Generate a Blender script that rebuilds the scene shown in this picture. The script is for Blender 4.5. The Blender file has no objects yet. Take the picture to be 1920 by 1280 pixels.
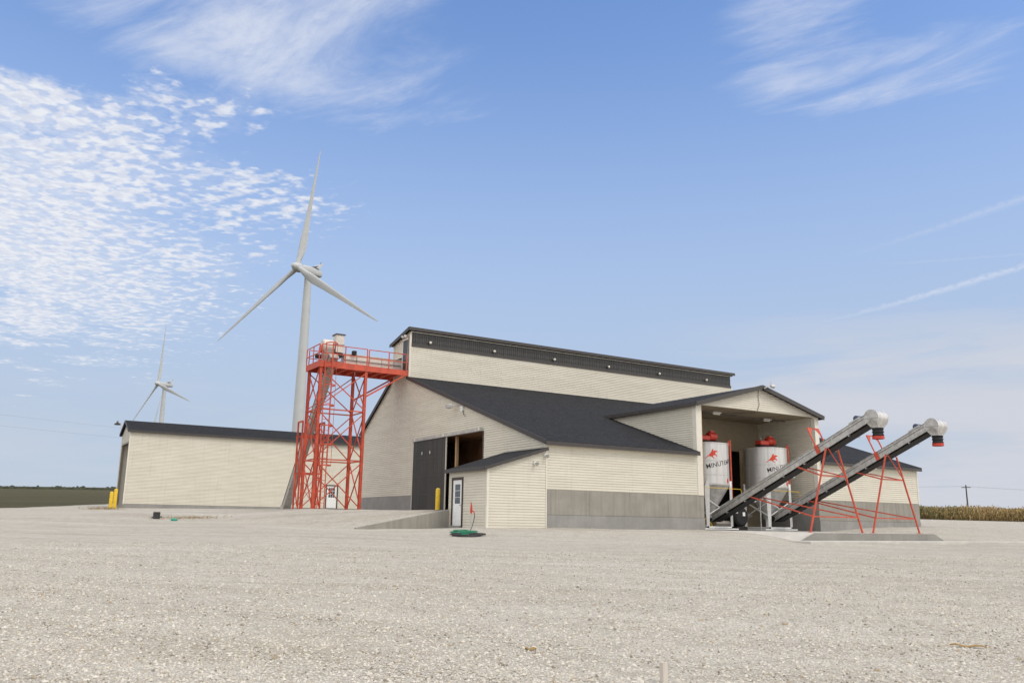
import bpy, math, random
import numpy as np
from mathutils import Vector, Matrix
random.seed(7); rng = np.random.default_rng(7)
R = math.radians
sc = bpy.context.scene
col = sc.collection

# ------------------------------------------------------------------ camera, sky, sun, exposure
YAW, PITCH, ROLL, FPX = 0.5511, 0.2116, 0.0145, 1586.19
CAM = Vector((-21.169, -31.434, 0.19))
cam_d = bpy.data.cameras.new('camera'); cam = bpy.data.objects.new('camera', cam_d); col.objects.link(cam)
cam_d.sensor_width = 36.0; cam_d.lens = FPX / 1920 * 36; cam_d.clip_start = 0.1; cam_d.clip_end = 9000
_F = Vector((math.sin(YAW)*math.cos(PITCH), math.cos(YAW)*math.cos(PITCH), math.sin(PITCH)))
_R0 = Vector((math.cos(YAW), -math.sin(YAW), 0)); _U0 = _R0.cross(_F)
_Rr = _R0*math.cos(ROLL) + _U0*math.sin(ROLL); _Ur = -_R0*math.sin(ROLL) + _U0*math.cos(ROLL)
cam.matrix_world = Matrix(((_Rr.x, _Ur.x, -_F.x, CAM.x), (_Rr.y, _Ur.y, -_F.y, CAM.y), (_Rr.z, _Ur.z, -_F.z, CAM.z), (0, 0, 0, 1)))
sc.camera = cam

SUN_AZ, SUN_EL = 160.0, 52.0          # azimuth measured from +Y towards +X
sun_d = bpy.data.lights.new('sun', 'SUN'); sun = bpy.data.objects.new('sun', sun_d); col.objects.link(sun)
sun_d.energy = 0.72; sun_d.angle = R(14); sun_d.color = (1.0, 0.93, 0.82)
_sd = Vector((math.sin(R(SUN_AZ))*math.cos(R(SUN_EL)), math.cos(R(SUN_AZ))*math.cos(R(SUN_EL)), math.sin(R(SUN_EL))))
sun.rotation_euler = _sd.to_track_quat('Z', 'Y').to_euler()

sc.view_settings.view_transform = 'Standard'; sc.view_settings.look = 'None'
sc.view_settings.gamma = 1.0; sc.view_settings.use_curve_mapping = False
sc.view_settings.exposure = 0.68


class G:
    """tiny node-graph helper: sockets with arithmetic"""
    def __init__(s, nt): s.nt = nt
    def n(s, t, **k):
        nd = s.nt.nodes.new(t)
        for a, b in k.items(): setattr(nd, a, b)
        return nd
    def put(s, sock, v):
        if v is None: return
        if isinstance(v, bpy.types.NodeSocket): s.nt.links.new(v, sock)
        else: sock.default_value = v
    def m(s, op, a, b=None, c=None, clamp=False):
        nd = s.n('ShaderNodeMath', operation=op, use_clamp=clamp)
        s.put(nd.inputs[0], a); s.put(nd.inputs[1], b)
        if c is not None: s.put(nd.inputs[2], c)
        return nd.outputs[0]
    def add(s, a, b): return s.m('ADD', a, b)
    def sub(s, a, b): return s.m('SUBTRACT', a, b)
    def mul(s, a, b): return s.m('MULTIPLY', a, b)
    def mx(s, a, b): return s.m('MAXIMUM', a, b)
    def step(s, v, a, b, t='SMOOTHSTEP', lo=0.0, hi=1.0):
        nd = s.n('ShaderNodeMapRange', interpolation_type=t)
        s.put(nd.inputs[0], v); s.put(nd.inputs[1], a); s.put(nd.inputs[2], b); s.put(nd.inputs[3], lo); s.put(nd.inputs[4], hi)
        return nd.outputs[0]
    def noise(s, vec, scale, detail=4, rough=0.55, dist=0.0, dim='3D'):
        nd = s.n('ShaderNodeTexNoise', noise_dimensions=dim)
        s.put(nd.inputs['Vector'], vec); s.put(nd.inputs['Scale'], scale); s.put(nd.inputs['Detail'], detail)
        s.put(nd.inputs['Roughness'], rough); s.put(nd.inputs['Distortion'], dist)
        return nd.outputs['Fac']
    def voro(s, vec, scale, out='Distance', feature='F1', rand=1.0):
        nd = s.n('ShaderNodeTexVoronoi', feature=feature)
        s.put(nd.inputs['Vector'], vec); s.put(nd.inputs['Scale'], scale); s.put(nd.inputs['Randomness'], rand)
        return nd.outputs[out]
    def mix(s, f, a, b, blend='MIX'):
        nd = s.n('ShaderNodeMix', data_type='RGBA', blend_type=blend)
        s.put(nd.inputs[0], f); s.put(nd.inputs[6], a); s.put(nd.inputs[7], b)
        return nd.outputs[2]
    def mapp(s, vec, scale=(1, 1, 1), rot=(0, 0, 0), loc=(0, 0, 0)):
        if any(rot):
            nd = s.n('ShaderNodeMapping'); s.put(nd.inputs[0], vec); nd.inputs[2].default_value = rot; vec = nd.outputs[0]
        nd = s.n('ShaderNodeMapping'); s.put(nd.inputs[0], vec)
        nd.inputs[1].default_value = loc; nd.inputs[3].default_value = scale
        return nd.outputs[0]
    def xyz(s, vec):
        nd = s.n('ShaderNodeSeparateXYZ'); s.put(nd.inputs[0], vec); return nd.outputs
    def comb(s, x, y, z=0.0):
        nd = s.n('ShaderNodeCombineXYZ'); s.put(nd.inputs[0], x); s.put(nd.inputs[1], y); s.put(nd.inputs[2], z); return nd.outputs[0]
    def bump(s, h, strength, dist=0.02):
        nd = s.n('ShaderNodeBump'); s.put(nd.inputs['Height'], h); nd.inputs['Strength'].default_value = strength; nd.inputs['Distance'].default_value = dist
        return nd.outputs[0]


def build_world():
    w = bpy.data.worlds.new('World'); sc.world = w; w.use_nodes = True
    nt = w.node_tree; nt.nodes.clear(); g = G(nt)
    out = g.n('ShaderNodeOutputWorld'); bg = g.n('ShaderNodeBackground')
    sky = g.n('ShaderNodeTexSky', sky_type='NISHITA'); sky.sun_disc = False
    sky.sun_elevation = R(SUN_EL); sky.sun_rotation = R(SUN_AZ)
    sky.altitude = 300; sky.air_density = 1.0; sky.dust_density = 1.0; sky.ozone_density = 2.0
    d = g.n('ShaderNodeTexCoord').outputs['Generated']
    x, y, z = g.xyz(d)
    az = g.mul(g.m('ARCTAN2', x, y), 57.29578)
    el = g.mul(g.m('ARCSINE', z), 57.29578)
    zc = g.mx(z, 0.03)
    p = g.comb(g.m('DIVIDE', x, zc), g.m('DIVIDE', y, zc))          # point on a flat cloud deck
    # altocumulus field: small puffs, dense towards one side of the sky
    warp = g.noise(p, 2.2, 3)
    pw = g.comb(g.add(g.m('DIVIDE', x, zc), g.mul(warp, .25)), g.add(g.m('DIVIDE', y, zc), g.mul(warp, .25)))
    puff = g.noise(g.mapp(p, (.9, 1.05, 1), (0, 0, R(60))), 19, 2.4, 0.5)
    big = g.noise(p, 1.3, 4, .6)
    edge = g.mul(g.sub(g.noise(p, 1.9, 6, .68), .5), 24)
    fld = g.mul(g.step(g.add(az, edge), 18, 3), g.mul(g.step(g.add(el, edge), 27.5, 22), g.step(g.add(el, edge), 8, 13)))
    tail = g.mul(g.mul(g.step(g.add(az, edge), 22, 15), g.step(az, 6, 12)), g.mul(g.step(g.add(el, g.mul(edge, .5)), 23.5, 21.5), g.step(g.add(el, g.mul(edge, .5)), 17.5, 20)))
    dens = g.mx(fld, g.mul(tail, .72))
    ac = g.mul(g.step(g.add(g.add(puff, g.mul(g.sub(g.noise(p, 4.2, 3), .5), .38)), g.mul(g.sub(dens, 1), .28)), .30, .56), g.step(dens, 0, .3))
    ac = g.mul(ac, g.add(.66, g.mul(dens, .32))); ac = g.mx(ac, g.mul(g.step(fld, .1, 1), g.step(az, 10, -3, lo=.25, hi=.6)))
    # cirrus wisps, combed along one wind direction
    pc = g.mapp(p, (.8, 2.3, 1), (0, 0, R(68)))
    wv = g.noise(p, 1.1, 3)
    ci = g.noise(pc, 1.5, 8, .62, .55)
    cmask = g.noise(g.mapp(p, (1, 1, 1), (0, 0, 0), (3.7, 1.2, 0)), .9, 2)
    top1 = g.mul(g.mul(g.step(az, -14, 4, lo=.55), g.step(az, 37, 22)), g.step(g.add(el, g.mul(g.sub(az, 8), .12)), 24.5, 29))
    top2 = g.mul(g.mul(g.step(az, 42, 51), g.step(az, 74, 60)), g.step(el, 22.5, 28.5))
    reg = g.mx(g.mul(top1, 1.0), g.mul(top2, .88))
    reg = g.mx(reg, g.mul(g.step(el, 36, 48), .5))
    cir = g.mul(g.step(g.add(ci, g.mul(g.sub(reg, 1), .35)), .33, .72), g.step(reg, 0.02, .5))
    cir = g.mul(cir, .9)
    fine = g.noise(g.mapp(pw, (1, 1.7, 1), (0, 0, R(68))), 10, 5, .65)
    cir = g.mul(cir, g.step(fine, .2, .62, lo=.55))
    # low hazy stratus towards the right and along the horizon
    st = g.noise(g.comb(g.mul(az, .055), g.mul(el, .33)), 1.0, 5, .55, .5)
    lo = g.mul(g.mul(g.step(az, 38, 54), g.step(g.add(el, g.mul(g.sub(st, .5), 10)), 15, 9.5)), g.step(st, .25, .6))
    lo2 = g.mul(g.step(el, 10, 5), g.step(st, .35, .7))
    lo = g.mx(g.mul(lo, .85), g.mul(lo2, .45))
    # contrails
    cn = g.noise(g.comb(g.mul(az, 1.1), g.mul(el, 1.6)), 1.6, 5, .65)
    def trail(a0, e0, slope, a_on, a_full, w, k, curve=0.0):
        da = g.sub(az, a0)
        c = g.add(e0, g.add(g.mul(da, slope), g.mul(g.mul(da, da), curve)))
        c = g.add(c, g.mul(g.sub(cn, .5), .5))
        dd = g.m('ABSOLUTE', g.sub(el, c))
        ww = g.step(az, a_on, a_full, lo=w*.35, hi=w)
        return g.mul(g.mul(g.m('SUBTRACT', 1.0, g.m('DIVIDE', dd, ww), clamp=True), g.step(az, a_on, a_full)), g.mul(g.step(cn, .3, .6, lo=.45), k))
    tr = g.mx(trail(51.2, 12.65, .195, 50.3, 59, .24, .62), trail(53.1, 16.7, .205, 51, 64, .30, .32))
    tr = g.mx(tr, trail(55.9, 16.2, -.05, 55, 58, .10, .16))
    SK = g.mix(1.0, sky.outputs[0], (.74, .83, .96, 1), 'MULTIPLY')
    hz = g.step(el, 36, 4)
    base = g.mix(g.mul(hz, HAZE), SK, HAZECOL)
    c = g.mix(lo, base, LOWCOL)
    c = g.mix(cir, c, CIRCOL)
    c = g.mix(tr, c, CIRCOL)
    # unseen cloud deck overhead and behind the viewer, made extra bright as fill light
    daz = g.m('ABSOLUTE', g.sub(g.m('MODULO', g.add(g.sub(az, 31.6), 540.0), 360.0), 180.0))
    away = g.mx(g.step(daz, 52, 85), g.step(el, 38, 52))
    deck = g.mul(g.mul(g.step(g.add(g.noise(p, 1.7, 5, .6), 0), .28, .5), away), .9)
    c = g.mix(deck, c, DECKCOL)
    shade = g.noise(pw, 26, 2)
    c = g.mix(ac, c, g.mix(g.step(shade, .35, .65), ACCOL2, ACCOL))
    nt.links.new(c, bg.inputs[0]); bg.inputs[1].default_value = SKY_STRENGTH
    nt.links.new(bg.outputs[0], out.inputs[0])

SKY_STRENGTH = 0.15
HAZE = 0.92
HAZECOL = (1.92, 2.25, 2.78, 1); LOWCOL = (2.72, 2.78, 3.02, 1); CIRCOL = (2.9, 3.1, 3.6, 1)
ACCOL = (3.5, 3.6, 3.8, 1); ACCOL2 = (2.9, 3.05, 3.5, 1); DECKCOL = (6.3, 6.05, 5.7, 1)
build_world()

# ------------------------------------------------------------------ mesh helpers
class MB:
    def __init__(s): s.v = []; s.f = []
    def add(s, vs, fs):
        o = len(s.v); s.v += [tuple(v) for v in vs]; s.f += [tuple(i+o for i in f) for f in fs]; return s
    def box(s, x0, x1, y0, y1, z0, z1):
        return s.add([(x0,y0,z0),(x1,y0,z0),(x1,y1,z0),(x0,y1,z0),(x0,y0,z1),(x1,y0,z1),(x1,y1,z1),(x0,y1,z1)],
                     [(0,3,2,1),(4,5,6,7),(0,1,5,4),(1,2,6,5),(2,3,7,6),(3,0,4,7)])
    def bar(s, p, q, w, h=None, up=(0,0,1)):
        p = Vector(p); q = Vector(q); h = h or w; d = (q-p).normalized(); up = Vector(up)
        if abs(d.dot(up)) > .98: up = Vector((0,1,0))
        a = d.cross(up).normalized()*w/2; b = a.cross(d).normalized()*h/2
        vs = [p-a-b, p+a-b, p+a+b, p-a+b, q-a-b, q+a-b, q+a+b, q-a+b]
        return s.add(vs, [(0,1,2,3),(7,6,5,4),(0,4,5,1),(1,5,6,2),(2,6,7,3),(3,7,4,0)])
    def tube(s, pts, r, n=8, cap=True):
        pts = [Vector(p) for p in pts]; rs = r if isinstance(r, (list, tuple)) else [r]*len(pts)
        o = len(s.v); prev = None
        for i, p in enumerate(pts):
            d = (pts[min(i+1, len(pts)-1)] - pts[max(i-1, 0)]).normalized()
            if prev is None:
                u = Vector((0,0,1)) if abs(d.z) < .9 else Vector((1,0,0)); a = d.cross(u).normalized()
            else: a = (prev - d*prev.dot(d)).normalized()
            prev = a; b = d.cross(a)
            for k in range(n):
                t = 2*math.pi*k/n; s.v.append(tuple(p + (a*math.cos(t) + b*math.sin(t))*rs[i]))
        for i in range(len(pts)-1):
            for k in range(n):
                k2 = (k+1) % n; s.f.append((o+i*n+k, o+i*n+k2, o+(i+1)*n+k2, o+(i+1)*n+k))
        if cap:
            s.f.append(tuple(o+k for k in range(n-1, -1, -1))); m = o+(len(pts)-1)*n; s.f.append(tuple(m+k for k in range(n)))
        return s
    def lathe(s, prof, c=(0,0,0), n=40, axis='z', a0=0.0, a1=2*math.pi):
        o = len(s.v); full = abs(a1-a0-2*math.pi) < 1e-6; m = n if full else n+1
        for r, z in prof:
            for k in range(m):
                t = a0 + (a1-a0)*k/n
                q = (r*math.cos(t), r*math.sin(t), z)
                if axis == 'x': q = (q[2], q[0], q[1])
                if axis == 'y': q = (q[0], q[2], q[1])
                s.v.append((c[0]+q[0], c[1]+q[1], c[2]+q[2]))
        for i in range(len(prof)-1):
            for k in range(n):
                k2 = (k+1) % m; s.f.append((o+i*m+k, o+i*m+k2, o+(i+1)*m+k2, o+(i+1)*m+k))
        return s
    def prism(s, poly, off):
        n = len(poly); off = Vector(off); a = [Vector(p) for p in poly]; b = [p+off for p in a]
        return s.add(a+b, [tuple(range(n)), tuple(range(2*n-1, n-1, -1))] + [(i, n+i, n+(i+1) % n, (i+1) % n) for i in range(n)])
    def build(s, name, mat, parent=None, smooth=False, auto=None, bevel=0):
        me = bpy.data.meshes.new(name); me.from_pydata(s.v, [], s.f); me.validate()
        import bmesh
        bm = bmesh.new(); bm.from_mesh(me); bmesh.ops.recalc_face_normals(bm, faces=bm.faces); bm.to_mesh(me); bm.free()
        if mat: me.materials.append(mat)
        o = bpy.data.objects.new(name, me); col.objects.link(o)
        if smooth:
            me.polygons.foreach_set('use_smooth', [True]*len(me.polygons))
            try: me.set_sharp_from_angle(angle=R(auto or 35))
            except Exception: pass
        if bevel:
            b = o.modifiers.new('bevel', 'BEVEL'); b.width = bevel; b.segments = 2; b.limit_method = 'ANGLE'
        if parent: o.parent = parent
        return o

def tag(o, label=None, cat=None, group=None, kind=None):
    if label: o['label'] = label
    if cat: o['category'] = cat
    if group: o['group'] = group
    if kind: o['kind'] = kind
    return o
def thing(name, loc, label, cat, group=None):
    o = bpy.data.objects.new(name, None); col.objects.link(o); o.location = loc; o.empty_display_size = .2
    tag(o, label, cat, group); THINGS.append(o); return o
THINGS = []
def at_world(root):
    """parts were modelled in world coordinates: keep them there under their thing"""
    bpy.context.view_layer.update()
    inv = Matrix.Translation(root.location).inverted()
    for c in root.children: c.matrix_parent_inverse = inv

# ------------------------------------------------------------------ materials
def newmat(name):
    m = bpy.data.materials.new(name); m.use_nodes = True; nt = m.node_tree
    b = nt.nodes['Principled BSDF']; return m, G(nt), b
def obj_coord(g): return g.n('ShaderNodeTexCoord').outputs['Object']
def rgba(c): return (c[0], c[1], c[2], 1)
def plain(name, c, rough=.6, metal=0.0, var=.12, scale=6.0, bump=0.0, bscale=40, spec=.5, dirt=None, stretch=(1,1,1)):
    m, g, b = newmat(name); v = g.mapp(obj_coord(g), stretch)
    n = g.noise(v, scale, 5, .6)
    lo = tuple(x*(1-var) for x in c); hi = tuple(min(1, x*(1+var)) for x in c)
    cc = g.mix(g.step(n, .3, .7), rgba(lo), rgba(hi))
    if dirt:
        n2 = g.noise(v, dirt[1], 6, .65); cc = g.mix(g.mul(g.step(n2, .5, .75), dirt[2]), cc, rgba(dirt[0]))
    g.put(b.inputs['Base Color'], cc); g.put(b.inputs['Roughness'], g.step(n, .2, .8, lo=max(.05, rough-.08), hi=min(1, rough+.08)))
    b.inputs['Metallic'].default_value = metal; b.inputs['Specular IOR Level'].default_value = spec
    if bump: g.put(b.inputs['Normal'], g.bump(g.noise(v, bscale, 4), bump))
    return m

M = {}
def siding_mat():
    m, g, b = newmat('cream_siding'); v = obj_coord(g)
    n = g.noise(g.mapp(v, (.35, .35, 3)), 1.2, 4); n2 = g.noise(g.mapp(v, (3, 3, .25)), 2.0, 5)
    c = g.mix(g.step(n, .3, .7), (.60, .565, .475, 1), (.665, .63, .54, 1))
    c = g.mix(g.mul(g.step(n2, .50, .75), .32), c, (.50, .46, .385, 1))
    r = g.n('ShaderNodeObjectInfo').outputs['Random']
    c = g.mix(g.mul(g.sub(r, .5), .12), c, (.57, .535, .46, 1))
    g.put(b.inputs['Base Color'], c); b.inputs['Roughness'].default_value = .55; b.inputs['Specular IOR Level'].default_value = .3
    return m
M['siding'] = siding_mat()
M['trim'] = plain('cream_trim', (.70, .665, .58), .5, var=.04)
M['backing'] = plain('sheathing', (.30, .26, .2), .9)
M['fascia'] = plain('dark_bronze_fascia', (.050, .044, .042), .5, var=.15)
M['brown'] = plain('brown_frame', (.045, .027, .024), .5)
M['white'] = plain('white_paint', (.78, .79, .78), .4, var=.04)
def shingle_mat():
    m, g, b = newmat('charcoal_shingles'); v = obj_coord(g)
    br = g.n('ShaderNodeTexBrick'); br.inputs['Scale'].default_value = 1.0
    x, y, z = g.xyz(v)
    g.put(br.inputs['Vector'], g.comb(x, g.mul(y, 1.06)))
    br.inputs['Brick Width'].default_value = .32; br.inputs['Row Height'].default_value = .14; br.inputs['Mortar Size'].default_value = .006
    br.inputs['Color1'].default_value = (.013, .0135, .0155, 1); br.inputs['Color2'].default_value = (.026, .027, .031, 1); br.inputs['Mortar'].default_value = (.007, .007, .008, 1)
    n = g.noise(v, 2.2, 5, .7); n2 = g.noise(v, 8, 5, .8)
    c = g.mix(g.step(n, .3, .7, lo=0, hi=.45), br.outputs[0], (.019, .020, .024, 1))
    c = g.mix(g.step(n2, .46, .66, lo=0, hi=.75), c, (.048, .050, .057, 1))
    g.put(b.inputs['Base Color'], c); b.inputs['Roughness'].default_value = .95; b.inputs['Specular IOR Level'].default_value = .2
    g.put(b.inputs['Normal'], g.bump(g.add(br.outputs['Fac'], n2), .5, .01))
    return m
M['shingle'] = shingle_mat()
def concrete_mat(name, c, streak=.5, base=(.2,.185,.16)):
    m, g, b = newmat(name); v = obj_coord(g)
    st = g.noise(g.mapp(v, (2.6, 2.6, .12)), 2.3, 6, .65); st2 = g.noise(g.mapp(v, (9, 9, .2)), 1.0, 4, .6)
    bl = g.noise(v, 1.1, 6, .6)
    cc = g.mix(g.step(bl, .3, .7), rgba(tuple(x*.86 for x in c)), rgba(tuple(x*1.1 for x in c)))
    cc = g.mix(g.mul(g.step(st, .42, .72), streak), cc, rgba(base)); cc = g.mix(g.mul(g.step(st2, .5, .8), streak*.6), cc, rgba(tuple(x*1.25 for x in c)))
    rnd = g.n('ShaderNodeObjectInfo').outputs['Random']; cc = g.mix(g.mul(rnd, .28), cc, rgba(tuple(x*.72 for x in c)))
    fine = g.noise(v, 60, 3, .7)
    cc = g.mix(g.mul(g.step(fine, .55, .7), .25), cc, rgba(tuple(x*.6 for x in c)))
    g.put(b.inputs['Base Color'], cc); b.inputs['Roughness'].default_value = .88
    g.put(b.inputs['Normal'], g.bump(g.add(fine, g.mul(st, 2)), .25, .01))
    return m
M['conc'] = concrete_mat('board_streaked_concrete', (.315, .297, .262), .6, (.205, .19, .165))
M['conc2'] = concrete_mat('grey_concrete_footing', (.30, .295, .28), .25, (.2, .2, .19))
M['slab'] = concrete_mat('pale_concrete_slab', (.56, .54, .50), .15, (.44, .42, .38))
M['kerb'] = concrete_mat('stained_concrete_kerb', (.27, .26, .235), .3, (.19, .18, .16))
M['red'] = plain('red_orange_steel', (.53, .080, .040), .58, var=.18, scale=3, dirt=((.27, .06, .04), 4, .55))
M['redlid'] = plain('red_motor_paint', (.50, .04, .022), .38, var=.12)
M['galv'] = plain('galvanised_steel', (.48, .475, .46), .5, metal=.35, var=.2, scale=4, dirt=((.25, .24, .22), 3, .4))
M['casing'] = plain('weathered_casing', (.40, .375, .34), .55, metal=.25, var=.16, dirt=((.24, .2, .165), 2.5, .5))
M['duct'] = plain('pale_painted_duct', (.62, .585, .53), .5, var=.08, dirt=((.4, .35, .29), 3, .35))
M['belt'] = plain('black_rubber', (.012, .012, .013), .75)
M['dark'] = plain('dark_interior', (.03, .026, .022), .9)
M['ply'] = plain('brown_plywood', (.17, .082, .035), .8, var=.3, scale=2.5, stretch=(1, 1, .3))
M['lumber'] = plain('pale_lumber', (.46, .31, .17), .8, var=.15, stretch=(4, 4, .3))
M['yellow'] = plain('safety_yellow', (.72, .47, .012), .45, var=.1, dirt=((.45, .33, .06), 4, .4))
M['turb'] = plain('white_turbine_paint', (.50, .515, .52), .4, var=.04, scale=.2, dirt=((.42, .42, .41), .3, .35))
M['ceil'] = plain('shade_darkened_tan_liner', (.27, .225, .155), .7, var=.08)  # tan liner, darkened so the bay's shade is part of its colour
M['bulb'] = plain('frosted_bulb', (.8, .77, .68), .3, var=.02)
M['wood'] = plain('weathered_wood', (.32, .26, .2), .85, var=.25, scale=9, stretch=(3, 3, .3))
M['pole'] = plain('dark_creosote_pole', (.09, .075, .065), .9)
M['wire'] = plain('grey_wire', (.10, .10, .11), .6)
M['hoseg'] = plain('green_rubber_hose', (.012, .21, .11), .45)
M['hoseb'] = plain('black_rubber_hose', (.02, .02, .021), .5)
M['ink'] = plain('black_lettering', (.02, .018, .02), .5, var=.05)
M['logo'] = plain('red_emblem', (.62, .055, .022), .5, var=.05)
M['teal'] = plain('green_plastic_pipe', (.03, .27, .19), .5)
M['leaf'] = plain('dry_husk', (.33, .21, .075), .8, var=.3, scale=20)
M['straw'] = plain('dry_straw', (.30, .22, .10), .9, var=.3, scale=20)
def steel_mat():
    m, g, b = newmat('stainless_sheet'); v = obj_coord(g)
    st = g.noise(g.mapp(v, (3.5, 3.5, .16)), 1.5, 5, .65); f = g.noise(g.mapp(v, (.4, .4, 30)), 1.0, 3, .6)
    c = g.mix(g.step(st, .3, .7), (.50, .49, .475, 1), (.70, .69, .67, 1))
    c = g.mix(g.mul(g.step(f, .45, .7), .15), c, (.52, .5, .48, 1))
    g.put(b.inputs['Base Color'], c); b.inputs['Metallic'].default_value = .55
    g.put(b.inputs['Roughness'], g.step(st, .25, .75, lo=.32, hi=.5))
    return m
M['steel'] = steel_mat()
def ribbed_dark():
    m, g, b = newmat('charcoal_ribbed_sheet'); v = obj_coord(g)
    n = g.noise(g.mapp(v, (8, 8, .25)), 1.5, 5, .65); n2 = g.noise(v, 1.3, 3)
    c = g.mix(g.step(n, .3, .75), (.024, .024, .024, 1), (.072, .070, .065, 1)); c = g.mix(g.mul(g.step(n2, .4, .7), .35), c, (.03, .029, .027, 1))
    g.put(b.inputs['Base Color'], c); b.inputs['Roughness'].default_value = .38
    return m
M['ribbed'] = ribbed_dark()
def glass_mat():
    m, g, b = newmat('window_glass'); b.inputs['Base Color'].default_value = (.05, .06, .07, 1); b.inputs['Roughness'].default_value = .06
    b.inputs['Specular IOR Level'].default_value = .8; return m
M['glass'] = glass_mat()

# ------------------------------------------------------------------ terrain
CTRL = [(0,-1,0),(3,-1,0),(6,-.8,0),(9,-.8,-.02),(-3,-1,-.02),(-4.2,1.5,-.04),(-6,2.2,-.16),(-7.4,2.6,-.17),(2,-5,-.16),(6,-6,-.27),(7.9,-4,-.1),(8.4,-2,-.02),(7.2,-6,-.25),
        (8,-8.4,-.46),(13,-8.6,-.46),(18,-8.6,-.46),(24,-8.8,-.44),(30,-9,-.42),(19.3,-3,-.1),(19.3,-1,0),(22,-1,.16),(25,-1,.26),(28,-1,.34),(30,-4,.1),(21,-5.5,-.2),(33,1,.45),
        (-5,-3,-.22),(-9,-1,-.24),(-10,8,.02),(-13.5,13.5,.1),(-13,16,.42),(-11,20,.5),(-9,26,.75),(4,-12,-.5),(14,-13,-.6),(24,-14,-.55)]
def _base(x, y):
    s = (x-CAM.x)*.5236 + (y-CAM.y)*.852
    z = -1.36 + .0345*s
    lat = (x-CAM.x)*.852 - (y-CAM.y)*.5236; z = z - .021*np.maximum(0, lat-62)
    z = z - .85*np.exp(-((x-88)**2 + (y-32)**2)/(2*48**2))
    return z
_cx = np.array([c[0] for c in CTRL], float); _cy = np.array([c[1] for c in CTRL], float); _cz = np.array([c[2] for c in CTRL], float)
_S = 4.2
_K = np.exp(-((_cx[:, None]-_cx)**2 + (_cy[:, None]-_cy)**2)/(2*_S*_S)) + 0.02*np.eye(len(CTRL))
_W = np.linalg.solve(_K, _cz - _base(_cx, _cy))
def ss(t): t = np.clip(t, 0, 1); return t*t*(3-2*t)
def ground_z(x, y):
    x = np.asarray(x, float); y = np.asarray(y, float)
    z = _base(x, y)
    for cx, cy, w in zip(_cx, _cy, _W): z = z + w*np.exp(-((x-cx)**2 + (y-cy)**2)/(2*_S*_S))
    t = np.clip((y-3.4)/9, 0, 1); xe = -3 - 3.4*t; h = .73 + .05*t
    lin = np.clip((x-(xe-4.35))/4.35, 0, 1)
    wgt = np.where(y > 3.4, lin*(1-ss((y-24)/12)), 0)*np.where(x < 9, 1, np.clip(1-(x-9)/6, 0, 1))
    z = z + (np.maximum(h, z)-z)*wgt
    # shallow tyre ruts and unevenness
    near = 1-ss((np.hypot(x-CAM.x, y-CAM.y)-45)/40)
    z = z + near*(.018*np.sin(x*.9+y*.31+1.3*np.sin(y*.37)) + .014*np.sin(y*1.35-x*.52+np.sin(x*.6)) + .008*np.sin(2.9*x+1.7*y))
    return z
gz = lambda x, y: float(ground_z(x, y))

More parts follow.
